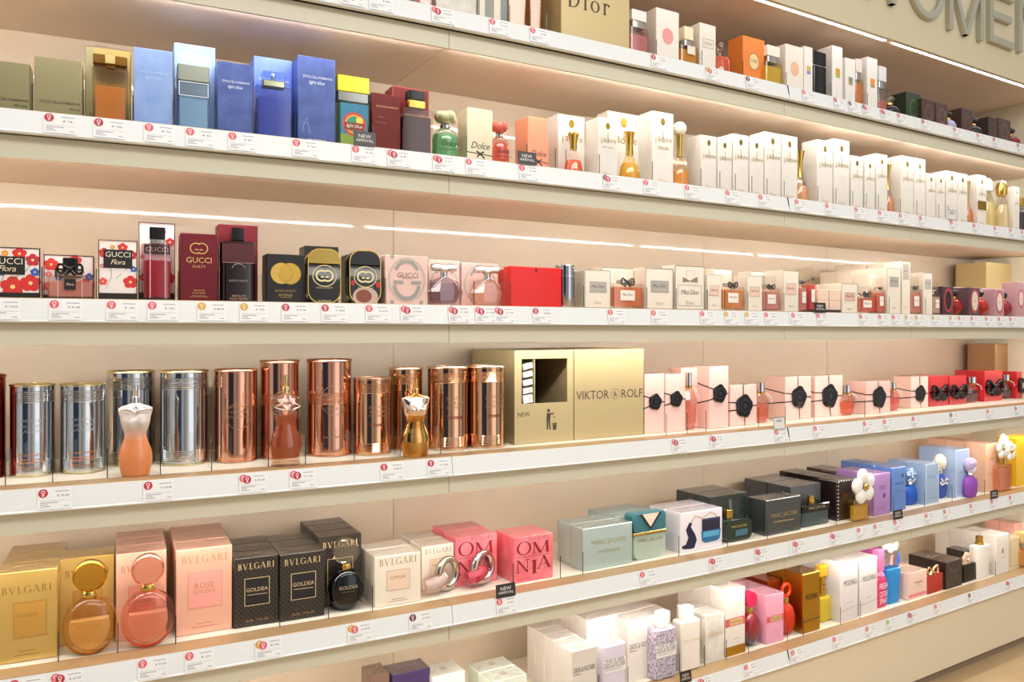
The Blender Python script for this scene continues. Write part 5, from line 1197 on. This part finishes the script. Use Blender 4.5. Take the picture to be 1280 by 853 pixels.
def ball_bottle(t, liqc, ballc, dotc, body):
    w, h = t.w, t.h; R = w * .5; cy = .017
    t.part('glass_body', MB().lathe([(R * .72, 0), (R * .95, h * .1), (R, h * .28), (R * .9, h * .43), (R * .5, h * .52), (R * .26, h * .55)], 24, 0, cy, 1, min(1, .017 / R)), body, 60)
    t.part('collar', MB().lathe([(R * .28, h * .54), (R * .34, h * .58), (R * .28, h * .62)], 16, 0, cy), CHROME)
    t.part('ball_cap', MB().ball((0, cy, h * .80), R * .74, min(R * .74, .017), h * .19, 18, 12), ballc, 60)
    m = MB(); random.seed(int(w * 1e5))
    for i in range(22):
        a, b = random.uniform(-1.1, 1.1), random.uniform(-1.1, 1.2)
        m.ball((R * .74 * sin(a) * cos(b), cy - min(R * .74, .017) * cos(a) * cos(b), h * .80 + h * .19 * sin(b)), R * .11, R * .08, R * .11, 8, 4)
    t.part('cap_beads', m, dotc, 60)
t = bottle(5, 1134.5, 1151.5, 587.5, 'royal blue bottle with beaded ball cap', yb=633.5); ball_bottle(t, '', P('5a86b8', .3), P('e8f0f8', .3), liquid('1d4fa8', .15))
carton(5, 1157, 1173.5, 580.5, '', 'pale blue carton between blue and striped bottles', mat=P('9db4d2', .4, 0, .4, .4, 38), dp=.06, n=2, d=.05, fold='dce4ee', deco=[('BR', .0, 0, 1, 1, .05, 'ccd8e8'), ('T', 'DAISY DREAM', .52, .66, .6, '5a7098'), ('L', [(.25, .14), (.75, .14)], .02, '7088a8', 'fine_print')])
t = bottle(5, 1174.5, 1187.5, 568.6, 'tapered navy bottle with cream beaded top', yb=624.5); ball_bottle(t, '', P('e8dcc0', .3), P('f8f4ea', .3), liquid('3a4fa0', .3))
m = MB(); random.seed(4)
for i in range(14): m.ball((t.w * random.uniform(-.4, .4), .002, t.h * random.uniform(.30, .44)), t.w * .07, .003, t.w * .07, 8, 4)
t.part('bead_shoulder', m, P('f4e8d8', .4), 60)
carton(5, 1194.7, 1211.5, 563, '', 'taller pale blue carton before the purple bottle', mat=P('a3b9da', .4, 0, .4, .4, 38), dp=.06, n=2, d=.055, fold='e4eaf2', deco=[('BR', .0, 0, 1, 1, .05, 'd0dcec'), ('T', 'DAISY DREAM', .52, .52, .6, '5a7098'), ('L', [(.25, .12), (.75, .12)], .02, '7088a8', 'fine_print')])
t = bottle(5, 1212, 1226.5, 574, 'purple bottle with lilac ball cap', d=.03); ball_bottle(t, '', P('b8a8d0', .3), P('e8e0f0', .3), liquid('8a4aa8', .25))
carton(5, 1232.3, 1247.5, 555.5, '', 'peach carton with yellow flowers', mat=P('f0c0a0', .4, 0, .4, .4, 38), dp=.065, n=3, d=.055, fold='f8e0d0', deco=[('E', .04, .72, .07, .1, 'e8b818', 'flower_print'), ('E', .94, .28, .07, .1, 'e8b818', 'flower_print'), ('T', 'DAISY', .5, .68, .34, 'a87a5a'), ('L', [(.3, .36), (.75, .36)], .02, 'a87a5a', 'fine_print')])
t = bottle(5, 1249, 1268, 548.5, 'peach bottle under a white flower bunch', d=.03)
w, h = t.w, t.h
t.part('glass_body', MB().rprism(w * .82, .028, 0, h * .5, .006, 0, .015, .002), glass('f8e8dc', .12, .8)); t.part('liquid', MB().rprism(w * .7, .021, .003, h * .42, .005, 0, .015, .001), liquid('e0a484', .45))
t.part('collar', MB().lathe([(w * .16, h * .5), (w * .16, h * .62)], 14, 0, .015), GOLD)
flower_head(t, -w * .22, h * .80, .004, w * .34); flower_head(t, w * .24, h * .74, .0, w * .34); flower_head(t, 0, h * .9, .010, w * .3)
carton(5, 1270, 1294, 548, '', 'bright yellow carton cut by the frame edge', mat=P('f2c21c', .4, 0, .4, .4, 38), dp=.06, n=1, d=.05)

# ------------------------------------------------------------------ bottom shelf
carton(6, 462, 487, 846, '', 'brown wrapped carton cut by the lower frame edge', mat=P('6a5348', .35, .2, .5, .4, 38), dp=.055, yb=925, fold='b0a08e', n=1)
carton(6, 490, 538, 845, '', 'dark purple wrapped carton', mat=P('3a2a5a', .35, .2, .5, .4, 38), dp=.055, yb=918, fold='b09a9a', n=1)
MINT = P('e6ebdc', .45, 0, .3, .3, 30)
def star_top(t, dp):
    m = MB(); pts = []
    for i in range(16):
        a = 2 * pi * i / 16; k = .010 if i % 2 == 0 else .0066
        pts.append((k * cos(a) * 1.1, dp / 2 + k * sin(a), t.h + .0009))
    m.add(pts, [tuple(range(16))]); return t.part('star_seal', m, P('b9b0a0', .4), 0)
t = carton(6, 540, 581.5, 847.5, '', 'pale mint carton with a star seal', mat=MINT, dp=.06, n=1, yb=910, fold='f6f8ee'); star_top(t, .06)
t = carton(6, 613, 659, 853.5, '', 'front pale mint carton with a star seal', mat=MINT, dp=.052, n=2, yb=905, fold='f6f8ee', gap=.0015); star_top(t, .052)
for c in [o for o in bpy.data.objects if o.get('label', '').startswith('first carton behind the front pale mint')]:
    st = [q for q in t.o.children if q.name.startswith('star_seal')][0].copy(); COL.objects.link(st); st.parent = c
    c['label'] = 'pale mint carton with a star seal directly behind the front one, bottom shelf'
WZ = P('ebe3da', .45, 0, .3, .3, 38)
zv = lambda v, w_=.86: [('T', 'ZADIG & VOLTAIRE', .5, v, w_, '3a3632', 0, .085), ('L', [(.08, v - .075), (.34, v - .075)], .02, '5a5650', 'fine_print')]
carton(6, 714.5, 746, 815.5, '', 'white carton with black lettering, half below frame', mat=WZ, dp=.036, n=5, yb=888, fold='fffaf4', deco=zv(.66), bnick='half hidden white lettered carton', gap=.001)
carton(6, 733, 772, 776, '', 'tall white carton behind the white lettered bottle', mat=WZ, dp=.05, n=3, d=.10, fold='fffaf4')
def zv_bottle(t, col, speck=False):
    w, h = t.w, t.h
    t.part('glass_body', MB().rprism(w, .032, 0, h * .76, .006, 0, .016, .003), col)
    t.part('cap', MB().rprism(w * .42, .022, h * .76, h, .004, 0, .016, .002), WHITE)
    marks(t, [('R', .04, .34, .98, .54, 'f4f0ee', 'paper_band'), ('T', 'THIS IS HER', .5, .518, .8, '3a3632'), ('T', 'ZADIG & VOLTAIRE', .5, .455, .88, '2a2622', 0, .07), ('L', [(.1, .41), (.9, .41)], .012, '6a6660', 'fine_print'), ('L', [(.1, .38), (.8, .38)], .012, '6a6660', 'fine_print')], w, h, -.0006)
t = bottle(6, 753, 783, 790, 'white lilac bottle with lettered band', d=.03); zv_bottle(t, P('e2dcea', .25, 0, .4))
t = carton(6, 784, 818, 777.5, '', 'white carton with black lettering beside speckled bottle', mat=WZ, dp=.05, n=3, yb=854, fold='fffaf4', deco=zv(.565), bnick='white lettered carton beside speckled bottle')
carton(6, 812, 838, 770, '', 'tall white carton behind the speckled bottle', mat=WZ, dp=.05, n=3, d=.10, fold='fffaf4')
t = bottle(6, 819, 846, 770, 'speckled silver violet bottle with white cap', d=.03); zv_bottle(t, two('8a7f96', 'd8d0de', 160, lo=.35, hi=.6, rough=.25, kind='noise'))
IV = P('e8dfd2', .45, 0, .3, .3, 38)
t = bottle(6, 851.5, 876, 763, 'ivory bottle with faint gold lettering', d=.035)
w, h = t.w, t.h
t.part('glass_body', MB().rprism(w, .034, 0, h * .79, .006, 0, .017, .003), P('f4ece0', .25, 0, .4)); t.part('cap', MB().rprism(w * .5, .022, h * .79, h, .004, 0, .017, .002), WHITE)
marks(t, [('T', 'JUST VOLTAIRE', .5, .48, .8, 'd8c06a')], w, h, -.0006)
MRB = two('c9c6bc', 'f0ebe0', 22, lo=.3, hi=.6, rough=.4, coat=.3)
carton(6, 882, 905.5, 771, '', 'marbled white carton with gold lettering', mat=MRB, dp=.05, n=2, yb=831, fold='fffaf4', deco=[('T', 'VOLTAIRE', .5, .58, .84, 'd0b85a'), ('T', 'JUST', .3, .63, .3, 'd0b85a')])
def mos(c1, band, ptxt='3a3020'): return [('R', 0, .44, 1, .56, band, 'band'), ('R', .22, .455, .88, .545, 'd8b878', 'name_plate'), ('T', 'MOSCHINO', .55, .50, .56, '2a2010'), ('L', [(.4, .24), (.7, .25)], .015, 'a89a8a', 'fine_print')]
carton(6, 906.5, 931.5, 739, '', 'white carton with rose band and gold foot', mat=WZ, dp=.055, n=3, yb=822.5, fold='fffaf4', deco=mos('', 'd8606a') + [('R', 0, 0, 1, .14, '*c89a3a', 'gold_foot')])
def cherub(t, liqc, capc, tint='f2d8d0', ringcap=False):
    w, h = t.w, t.h; zb = h * .62; n = 32
    prof = [[(w / 2 * s * cos(2 * pi * i / n), .016 + .016 * f, zb / 2 + zb / 2 * s * sin(2 * pi * i / n)) for i in range(n)] for f, s in ((-1, .7), (-.7, .9), (0, 1), (.7, .9), (1, .7))]
    t.part('glass_body', MB().rings(prof), liqc, 60)
    t.part('collar', MB().lathe([(w * .14, zb - .002), (w * .16, zb + h * .07), (w * .13, zb + h * .10)], 18, 0, .016), GOLD)
    cz = (zb + h * .09 + h) / 2; rr = (h - zb - h * .09) / 2
    if ringcap: t.part('ring_cap', MB().tube([(rr * .8 * cos(2 * pi * i / 20), .016, cz + rr * .8 * sin(2 * pi * i / 20)) for i in range(20)], rr * .22, 10, True), capc, 60)
    else: t.part('disc_cap', MB().outline([(rr * cos(2 * pi * i / 24), cz + rr * sin(2 * pi * i / 24)) for i in range(24)], .008, .024, .003), capc, 40)
t = bottle(6, 932.5, 953.5, 744, 'dark wine round bottle with magenta disc cap', yb=812.5); cherub(t, two('2a4a58', '8a1428', 14, 'Z', .1, .55, .08, 0, 'grad', .6), liquid('c02a58', .4))
PM = P('f0a8c0', .4, 0, .35, .3, 38)
carton(6, 958.2, 979.8, 745.5, '', 'pink carton with rose band and name plate', mat=PM, dp=.055, n=3, yb=807, fold='fad4e0', deco=mos('', 'e0506a'))
t = bottle(6, 980.5, 996.5, 732.5, 'orange red bottle with ring stopper', yb=798); cherub(t, liquid('c23a1c', .3), liquid('d8401c', .3), ringcap=True)
AUM = foil('c69a34', .3); CPM = foil('e0784a', .28)
carton(6, 1003.5, 1025, 719, '', 'metallic gold carton with black lettering', mat=AUM, dp=.06, n=2, yb=793.5, fold='e8b08a', deco=[('T', 'MOSCHINO', .52, .60, .70, '2a2412', 0, .095), ('L', [(0, .2), (1, .215)], .03, '3a2c14', 'stripe'), ('L', [(.35, .3), (.65, .31)], .015, '6a5420', 'fine_print')])
carton(6, 960, 976, 728, '', 'copper carton behind the ring stopper bottle', mat=CPM, dp=.06, n=2, d=.115, fold='f0b090')
t = bottle(6, 1025.7, 1040.5, 710, 'yellow bubble bottle shaped like a spray flask', yb=780.5)
w, h = t.w, t.h; R = w / 2
t.part('glass_body', MB().rprism(w, .03, 0, h * .46, .008, 0, .016, .006), liquid('c9b43a', .35))
t.part('spray_neck', MB().lathe([(R * .42, h * .46), (R * .5, h * .5), (R * .42, h * .72), (R * .5, h * .8)], 16, 0, .016), GOLD)
t.part('trigger_head', MB().rprism(w * .7, .02, h * .80, h, .004, w * .0, .016, .002), liquid('d8b030', .4))
marks(t, [('T', 'FRESH', -.0 + .5, .66, .3, '1a1a1a'), ('T', 'GOLD', .5, .58, .3, '1a1a1a')], w, h, .005)
WM = P('e8e2e0', .42, 0, .35, .3, 38)
mo2 = [('T', 'MOSCHINO', .55, .64, .74, '2a2624', 0, .095), ('L', [(0, .19), (1, .225)], .018, 'b09458', 'stripe'), ('L', [(.35, .3), (.65, .31)], .015, '9a948c', 'fine_print')]
carton(6, 1050.8, 1072.3, 704.5, '', 'white carton with black lettering and gold line', mat=WM, dp=.065, n=2, yb=779.5, fold='fffaf6', deco=mo2)
carton(6, 1074.3, 1096.7, 700.5, '', 'second white carton with gold line', mat=WM, dp=.065, n=2, yb=771, fold='fffaf6', deco=mo2)
carton(6, 1086, 1101, 684, '', 'violet pink carton behind the pink spray bottle', mat=two('e05a9a', '7a5ac8', 12, lo=.4, hi=.6, coat=.4), dp=.06, n=2, d=.12, fold='e8b8d8')
def spray(t, liqc, head, lab=None, taper=.9):
    w, h = t.w, t.h
    t.part('glass_body', MB().rprism(w, .03, 0, h * .5, .010, 0, .016, .003, taper=taper), liqc)
    t.part('spray_neck', MB().lathe([(w * .3, h * .5), (w * .34, h * .56), (w * .2, h * .62)], 16, 0, .016), head)
    t.part('trigger_head', MB().rprism(w * .6, .022, h * .62, h, .005, 0, .016, .003), head)
    if lab: marks(t, [('T', s, .5, v, .76, 'f6f0f4', 0, .10) for s, v in lab], w, h, -.0006)
t = bottle(6, 1097.7, 1110.7, 690, 'pink spray bottle with white capital letters', yb=762); spray(t, liquid('e0457a', .15), P('e070a0', .3), [('FRESH', .38), ('COUTURE', .24), ('SPRAY', .12)])
t = bottle(6, 1110.9, 1128.5, 681, 'tall blue tumbler bottle with frothy white cap', yb=757.5)
w, h = t.w, t.h
t.part('glass_body', MB().rprism(w, .032, 0, h * .58, .012, 0, .017, .003, taper=.86), liquid('2a86c0', .25))
t.part('clear_collar', MB().rprism(w * .86, .028, h * .58, h * .84, .010, 0, .017, .002), glass('e8f0f8', .25, .9))
m = MB()
for i in range(9): a = i * .7; m.ball((w * .32 * cos(a), .017 + .008 * sin(a), h * (.88 + .03 * (i % 3))), w * .18, .006, h * .06, 10, 6)
t.part('froth_cap', m, WHITE, 60)
marks(t, [('Y', [(.6, .62), (.85, .66), (.8, .84), (.66, .8)], '2a62c8', 'picture'), ('Y', [(.1, .66), (.3, .64), (.34, .82), (.16, .8)], 'f0a0b0', 'picture')], w, h, .0015)
PP = P('f4d2c0', .42, 0, .35, .3, 38)
carton(6, 1135.2, 1158.7, 718, '', 'pale pink carton with rose foot band', mat=PP, dp=.06, n=3, yb=751.5, fold='fbe8de', deco=[('T', 'Trussardi', .55, .60, .4, '6a5048', .2), ('L', [(.45, .46), (.65, .47)], .015, '9a8078', 'fine_print'), ('R', 0, .07, 1, .20, 'e08a8c', 'foot_band')])
t = bottle(6, 1159.5, 1181.5, 711, 'red cube bottle with silver bow', yb=744.5)
w, h = t.w, t.h
t.part('glass_body', MB().rprism(w, .034, 0, h * .72, .004, 0, .018, .002), glass('f4c8c0', .12, .8)); t.part('liquid', MB().rprism(w * .88, .028, .003, h * .66, .003, 0, .018, .001), liquid('d03428', .3)); bow(t, -w * .1, h * .84, w * .3, .008, foil('e8c8a0', .2), 'bow_cap')
BK = P('1e1716', .3, 0, .5, .4, 38)
carton(6, 1182.2, 1202.8, 704, '', 'black brown wrapped carton with faint script', mat=BK, dp=.06, n=2, yb=738, fold='a09088', deco=[('T', 'Baiser', .5, .66, .6, '6a5a50', .3), ('T', 'Vole', .5, .4, .5, '5a4c44', .3)])
t = bottle(6, 1205, 1224.5, 697.5, 'black cube bottle with gold flower', yb=730)
w, h = t.w, t.h
t.part('glass_body', MB().rprism(w, .034, 0, h * .68, .004, 0, .018, .002), P('0d0a0c', .1)); flower_head(t, -w * .1, h * .82, .012, w * .28, 'e0b89a', CHROME, 6)
carton(6, 1205, 1222, 690, '', 'black carton behind the gold flower bottle', mat=BK, dp=.06, n=1, d=.115, fold='a09088')
t = bottle(6, 1222.7, 1238.8, 674, 'white opaque bottle with gold cap', yb=726)
w, h = t.w, t.h
t.part('glass_body', MB().rprism(w, .032, 0, h * .80, .008, 0, .017, .003, taper=.92), P('f6f2ea', .2, 0, .4)); t.part('cap', MB().lathe([(w * .18, h * .8), (w * .18, h * .84), (w * .14, h * .85), (w * .14, h)], 16, 0, .017), GOLD)
m = MB(); m.tube([(w * .1, -.0006, h * .78), (w * .38, -.001, h * .6), (w * .46, -.001, h * .36)], [.001, .002, .001], 6); t.part('ribbon_tail', m, WHITE)
WB = P('e9e3da', .42, 0, .3, .3, 38)
carton(6, 1245.3, 1261.3, 670.5, '', 'white carton with small gold crest', mat=WB, dp=.05, n=4, yb=720, fold='fffaf4', deco=[('E', .5, .58, .08, .12, 'b89a4a'), ('L', [(.3, .42), (.7, .42)], .015, 'a89a8a', 'fine_print')])
carton(6, 1262, 1274.5, 673, '', 'cream gold carton with thin frame', mat=P('e6d3a8', .4, .1, .3, .3, 38), dp=.05, n=3, yb=714, fold='f4e8c8', deco=[('BR', .1, .1, .9, .9, .03, 'c0a060')])
t = bottle(6, 1275.4, 1289, 668, 'amber bottle cut by the frame edge', yb=711); tall_cap(t, 'd89a5a', 'd8b87a', 'f8ecd8', .3, .5, .9, .35)
carton(6, 1268, 1286, 655, '', 'pink carton behind the amber bottle', mat=P('f0b8ac', .42, 0, .3, .3, 38), dp=.05, n=2, d=.13, fold='f8dcd4')
# ------------------------------------------------------------------ price tickets, signs and dividers
def words_ok(s): return len(s.replace('-', ' ').split()) <= 16
USED = {}
def neighbour(kind, r, X):
    for q in sorted(ITEMS[r], key=lambda q: abs(q[0] - X)):
        if (kind, r, q[1]) not in USED:
            USED[(kind, r, q[1])] = 1; return q[1]
BADGE = {'r': ['c4283a'], 'l': ['e8606a'], 'p': ['e8707a', 'bc2434'], 'y': ['dfae2c'], 'Y': ['d8a82c', 'e05a6a'], 'g': ['8cc63a'], 'd': ['6a1c30'], 'D': ['7a2a3c', 'd8505a'], '0': []}
BN = {'r': 'red badge ', 'l': 'light red badge ', 'p': 'two badge ', 'y': 'yellow badge ', 'Y': 'yellow and pink badge ', 'g': 'green badge ', 'd': 'dark red badge ', 'D': 'two badge ', '0': ''}
TK = P('f6f6f4', .4); PRN = P('a2a2a6', .6); PRC = P('2e2e30', .6)
TILT = radians(-10.4)
def ticket(r, bx_, kind, price):
    X = at(bx_, -.004)[0] + .0155; zt = rail_top(r)
    n = neighbour('t', r, X)
    e = empty('price_ticket', (X, front(X) - .0078, zt - .0362), 0); e.rotation_euler = (TILT, 0, atan(slope(X)))
    lab = BN[kind] + 'price ticket below the ' + n + ', ' + SHELF[r]
    if not words_ok(lab): lab = 'price ticket below the ' + n + ', ' + SHELF[r]
    tag(e, lab, 'price ticket', 'price tickets on the %s rail' % SHELF[r])
    w, h = .046, .0312
    MB().box(-w / 2, w / 2, 0, .0004, 0, h).obj('ticket_card', TK, e, 0)
    m = MB()
    m.rect(w * .02, h * .84, w * .42, h * .875, -.0002); m.rect(-w * .42, h * .40, w * .46, h * .412, -.0002)
    for k, L in enumerate((.52, .22, .3)): m.rect(-w * .42, h * (.30 - .09 * k), -w * .42 + w * L, h * (.335 - .09 * k), -.0002)
    m.rect(w * .28, h * .11, w * .42, h * .145, -.0002); m.obj('print_lines', PRN, e, 0)
    MB().text('\u20ac ' + price, w * .25, h * .64, width=w * .36, height=h * .11, y=-.0003).obj('price_print', PRC, e, 0)
    for k, c in enumerate(BADGE[kind]):
        cx, cz, R = -.0155 + (.0062 * k if len(BADGE[kind]) > 1 else 0), h - .0066 - .0026 * k, .0066
        b = MB().disc(cx, cz, R, R, -.0004 - .0003 * k, 24).obj('badge', P(c, .5), e, 0); s = MB(); y = -.00055 - .0003 * k
        s.band(cx, cz + R * .25, R * .42, R * .42, R * .16, y, n=16); s.line(cx, cz - R * .16, cx, cz - R * .78, R * .17, y); s.line(cx - R * .3, cz - R * .47, cx + R * .3, cz - R * .47, R * .17, y)
        s.obj('badge_symbol', P('fbeeee', .5), b, 0)
TICKETS = {
 1: [(429, '0', '48,70'), (466, 'r', '84,-'), (543.5, 'p', '83,75'), (615.5, 'l', '71,50'), (666, 'l', '89,-'), (817, 'r', '110,50'), (885, 'Y', '106,-'), (935, 'd', '79,20'), (1005, 'l', '93,50'), (1044.5, 'r', '78,-'), (1062.6, 'd', '65,-'), (1080, 'D', '92,-'), (1102.5, 'p', '97,50'), (1123.6, 'l', '84,-'), (1154, 'r', '88,-'), (1193.7, 'l', '69,-'), (1223, 'l', '96,-'), (1243, 'r', '74,-'), (1273, 'r', '82,-')],
 2: [(61, 'r', '79,-'), (123, 'r', '109,-'), (186, 'l', '72,-'), (237.5, 'l', '95,-'), (290.5, 'l', '81,-'), (370.5, 'l', '106,-'), (444.5, 'l', '72,-'), (488.5, 'p', '81,-'), (545, 'p', '101,-'), (586, 'l', '96,-'), (652.5, 'l', '98,-'), (757, 'D', '97,-'), (807.5, 'l', '76,-'), (859, 'l', '110,-'), (909.6, 'l', '106,50'), (951, 'l', '95,-'), (996, 'l', '68,-'), (1034, 'l', '83,-'), (1070.6, 'l', '85,-'), (1100, 'l', '63,-'), (1125.7, 'l', '92,-'), (1151, 'l', '77,-'), (1189.5, 'l', '88,-'), (1218, 'l', '90,-'), (1244, 'l', '75,-'), (1263.5, 'l', '66,-'), (1278, 'l', '70,-')],
 3: [(-12, 'l', '124,30'), (67.5, 'l', '81,80'), (139, 'l', '74,-'), (190, 'l', '104,-'), (252, 'y', '86,50'), (305, 'y', '120,-'), (357, 'r', '95,90'), (406.5, 'r', '128,80'), (461.4, 'l', '93,70'), (505, 'p', '95,90'), (564.5, 'p', '118,80'), (598, 'p', '91,80'), (622, 'p', '111,80'), (669.7, 'r', '83,80'), (763, 'l', '95,-'), (817, 'l', '77,50'), (878, 'l', '110,-'), (908, 'y', '95,-'), (933.7, 'y', '121,80'), (958, 'l', '92,-'), (991.6, 'l', '107,50'), (1022.8, 'l', '94,-'), (1076, 'l', '85,-'), (1100, 'l', '78,-'), (1117, 'l', '69,-'), (1133, 'y', '84,-'), (1146, 'y', '73,-'), (1166.6, 'y', '97,-'), (1188.5, 'y', '66,-'), (1199, 'l', '82,-'), (1215, 'l', '76,-'), (1233, 'l', '98,-'), (1249, 'l', '65,-'), (1263.5, 'l', '79,-')],
 4: [(53.5, 'r', '75,60'), (185, 'r', '103,80'), (304, 'p', '83,30'), (367, 'p', '116,-'), (480, 'r', '82,75'), (538.6, 'r', '113,80'), (842.5, 'p', '109,75'), (890, 'p', '96,-'), (971, 'l', '86,-'), (1019, 'l', '128,50'), (1081, 'l', '79,-'), (1106, 'l', '64,-'), (1141.7, 'l', '109,-'), (1189, 'd', '98,-'), (1235, 'l', '84,-'), (1270, 'r', '71,-')],
 5: [(17, 'r', '124,30'), (69, 'p', '67,50'), (178, 'l', '97,50'), (236.5, 'l', '133,-'), (324, 'Y', '96,-'), (439, 'Y', '107,50'), (516, 'd', '83,50'), (624.4, 'l', '84,-'), (803, 'l', '73,80'), (889, 'p', '97,50'), (946, 'p', '77,50'), (993, 'p', '104,50'), (1040, 'p', '96,60'), (1073.5, 'l', '73,50'), (1094, 'l', '91,50'), (1119, 'l', '99,50'), (1158, 'l', '78,50'), (1181, 'l', '84,-'), (1214, 'l', '92,-'), (1240, 'l', '79,-'), (1263, 'l', '87,-')],
 6: [(875, 'p', '75,-'), (932.7, 'l', '78,-'), (991, 'l', '113,50'), (1043, 'l', '75,-'), (1084, 'l', '102,50'), (1110, 'g', '69,-'), (1137, 'D', '92,-'), (1169.5, 'l', '81,-'), (1212, 'd', '77,-'), (1259, 'p', '68,-')]}
for r, L_ in TICKETS.items():
    for q in L_: ticket(r, *q)
SGN = P('2a1d16', .35)
def arrival(r, xl, xr):
    a, b = at(xl, -.003), at(xr, -.003); w = hypot(b[0] - a[0], b[1] - a[1]); X = (a[0] + b[0]) / 2; zt = rail_top(r)
    w = max(w, .03); h = .026
    e = empty('arrival_sign', (X, front(X) - .0052, zt - .004), 0); e.rotation_euler = (radians(-6), 0, atan(slope(X)))
    tag(e, 'dark card sign before the ' + neighbour('s', r, X) + ', ' + SHELF[r], 'sign', 'new arrival signs')
    MB().box(-w / 2, w / 2, 0, .0012, 0, h).obj('sign_card', SGN, e, 0)
    m = MB(); m.text('NEW', 0, h * .66, width=w * .56, height=h * .26, y=-.0003); m.text('ARRIVAL', 0, h * .36, width=w * .80, height=h * .20, y=-.0003)
    m.obj('lettering', P('f4efe8', .5), e, 0)
for q in [(2, 442, 469.5), (2, 647, 670), (3, 1018, 1032), (5, 620, 644), (5, 1116.5, 1128), (5, 1238, 1247), (6, 850, 864)]: arrival(*q)
def card_holder(r, xl, xr, nm):
    a, b = at(xl, -.003), at(xr, -.003); w = hypot(b[0] - a[0], b[1] - a[1]); X = (a[0] + b[0]) / 2; zt = rail_top(r); h = .030
    e = empty('shelf_tag', (X, front(X) - .0052, zt - .005), 0); e.rotation_euler = (radians(-6), 0, atan(slope(X)))
    tag(e, nm, 'sign', None)
    MB().box(-w / 2, w / 2, 0, .0012, 0, h).obj('tag_card', P('eceae6', .4), e, 0)
    MB().frame(-w / 2, 0, w / 2, h, .0012, -.0002).obj('border', P('3a3634', .4), e, 0)
    m = MB(); m.text('NEW', 0, h * .70, width=w * .5, y=-.0003); m.obj('lettering', P('4a4644', .5), e, 0)
card_holder(4, 967, 981, 'white framed tag standing on the rail by the black joint, fourth shelf')
card_holder(2, 1184.5, 1195, 'white framed tag standing on the rail before the low white cartons, second shelf')
ACR = glass('fdfefe', .015, .22); EDGE = P('2c2724', .2)
def occupied(r):
    out = []
    for o in bpy.data.objects:
        if o.parent is None and o.type == 'EMPTY' and o.name.split('.')[0].split('_')[0] in ('perfume', 'waste', 'display') and not o.name.startswith('display_shelf') and abs(o.location.z - floor_of(r)) < .05:
            lx, hx, ly, hy = 9, -9, 9, -9
            for c in o.children:
                if c.type == 'MESH':
                    for p in c.bound_box: lx, hx, ly, hy = min(lx, p[0]), max(hx, p[0]), min(ly, p[1]), max(hy, p[1])
            d = o.location.y - front(o.location.x); a = o.rotation_euler.z
            out.append((o.location.x + lx, o.location.x + hx, d + ly, d + hy, tan_(a)))
    return out
def tan_(a): return sin(a) / cos(a)
DIV = {2: [40.5, 104.2, 166, 216.5, 270.5, 316.6, 368, 464, 501.7, 582, 657, 690, 706, 745, 814, 845, 874.5, 896.4, 915.7, 936.3, 955.3, 976.7, 1020.5, 1041.5, 1063, 1080, 1094.8, 1124, 1142.4, 1170.2, 1182.3, 1210], 1: [543.5, 597, 634.5, 661, 682, 819, 874, 927, 981, 1037, 1082],
       3: [52.5, 120.2, 172.3, 222, 272.2, 329, 381.8, 431, 479, 535.2, 589, 636, 728, 764.3, 805.6, 842.5, 882, 902.5, 932, 953.5, 977, 1010, 1072.6, 1107.8, 1153.3], 4: [7, 69.5, 134, 196, 264, 330, 381, 442, 499, 552, 635.5, 831.4, 857.4, 881, 946.5, 980, 1016, 1079],
       5: [73, 147, 214, 349, 408, 463, 581, 640, 699, 727, 847, 905, 955, 1044, 1113.8, 1154, 1190, 1229], 6: [589, 662, 712, 747, 783.5, 818.5, 848, 879, 906, 932, 956, 980, 1002, 1049, 1073.3, 1132, 1160, 1243]}
for r, xs in DIV.items():
    occ = occupied(r); zf = floor_of(r)
    for x in xs:
        X0_ = at(x, .04)[0]; best = None
        for k in range(-16, 17):
            X = X0_ + k * .0005; ang = tan_(atan(slope(X))); lim = .24
            for lx, hx, ly, hy, ta in occ:
                for s in (.0, 1.0):
                    dd = max(ly, .036) + s * (hy - max(ly, .036))
                    # sideways place of the divider at this depth against the item turned by its own small angle
                    off = X - (dd - .036) * ang
                    a_, b_ = lx - (dd - ly) * ta, hx - (dd - ly) * ta
                    if a_ - .0008 < off < b_ + .0008 and hy > .036: lim = min(lim, max(ly, .0))
            sc = lim - abs(k) * .002
            if lim > .06 and (best is None or sc > best[0]): best = (sc, X, lim)
        if not best: continue
        _, X, lim = best; n = neighbour('d', r, X)
        e = empty('shelf_divider', (X, front(X) + .036, zf + .0004), atan(slope(X)))
        lab = 'clear acrylic divider beside the ' + n + ', ' + SHELF[r]
        if not words_ok(lab): lab = 'clear divider by the ' + n + ', ' + SHELF[r]
        tag(e, lab, 'shelf divider', 'clear dividers on the ' + SHELF[r])
        dl = lim - .036 - .001; hh = .052
        m = MB(); m.rings([[(s * .0005, 0, 0), (s * .0005, 0, hh - .004), (s * .0005, .004, hh), (s * .0005, dl, hh), (s * .0005, dl, 0)] for s in (-1, 1)]); m.obj('acrylic_panel', ACR, e, 0)
        MB().box(-.0007, .0007, -.0008, -.0001, 0, hh - .003).obj('front_edge', EDGE, e, 0)
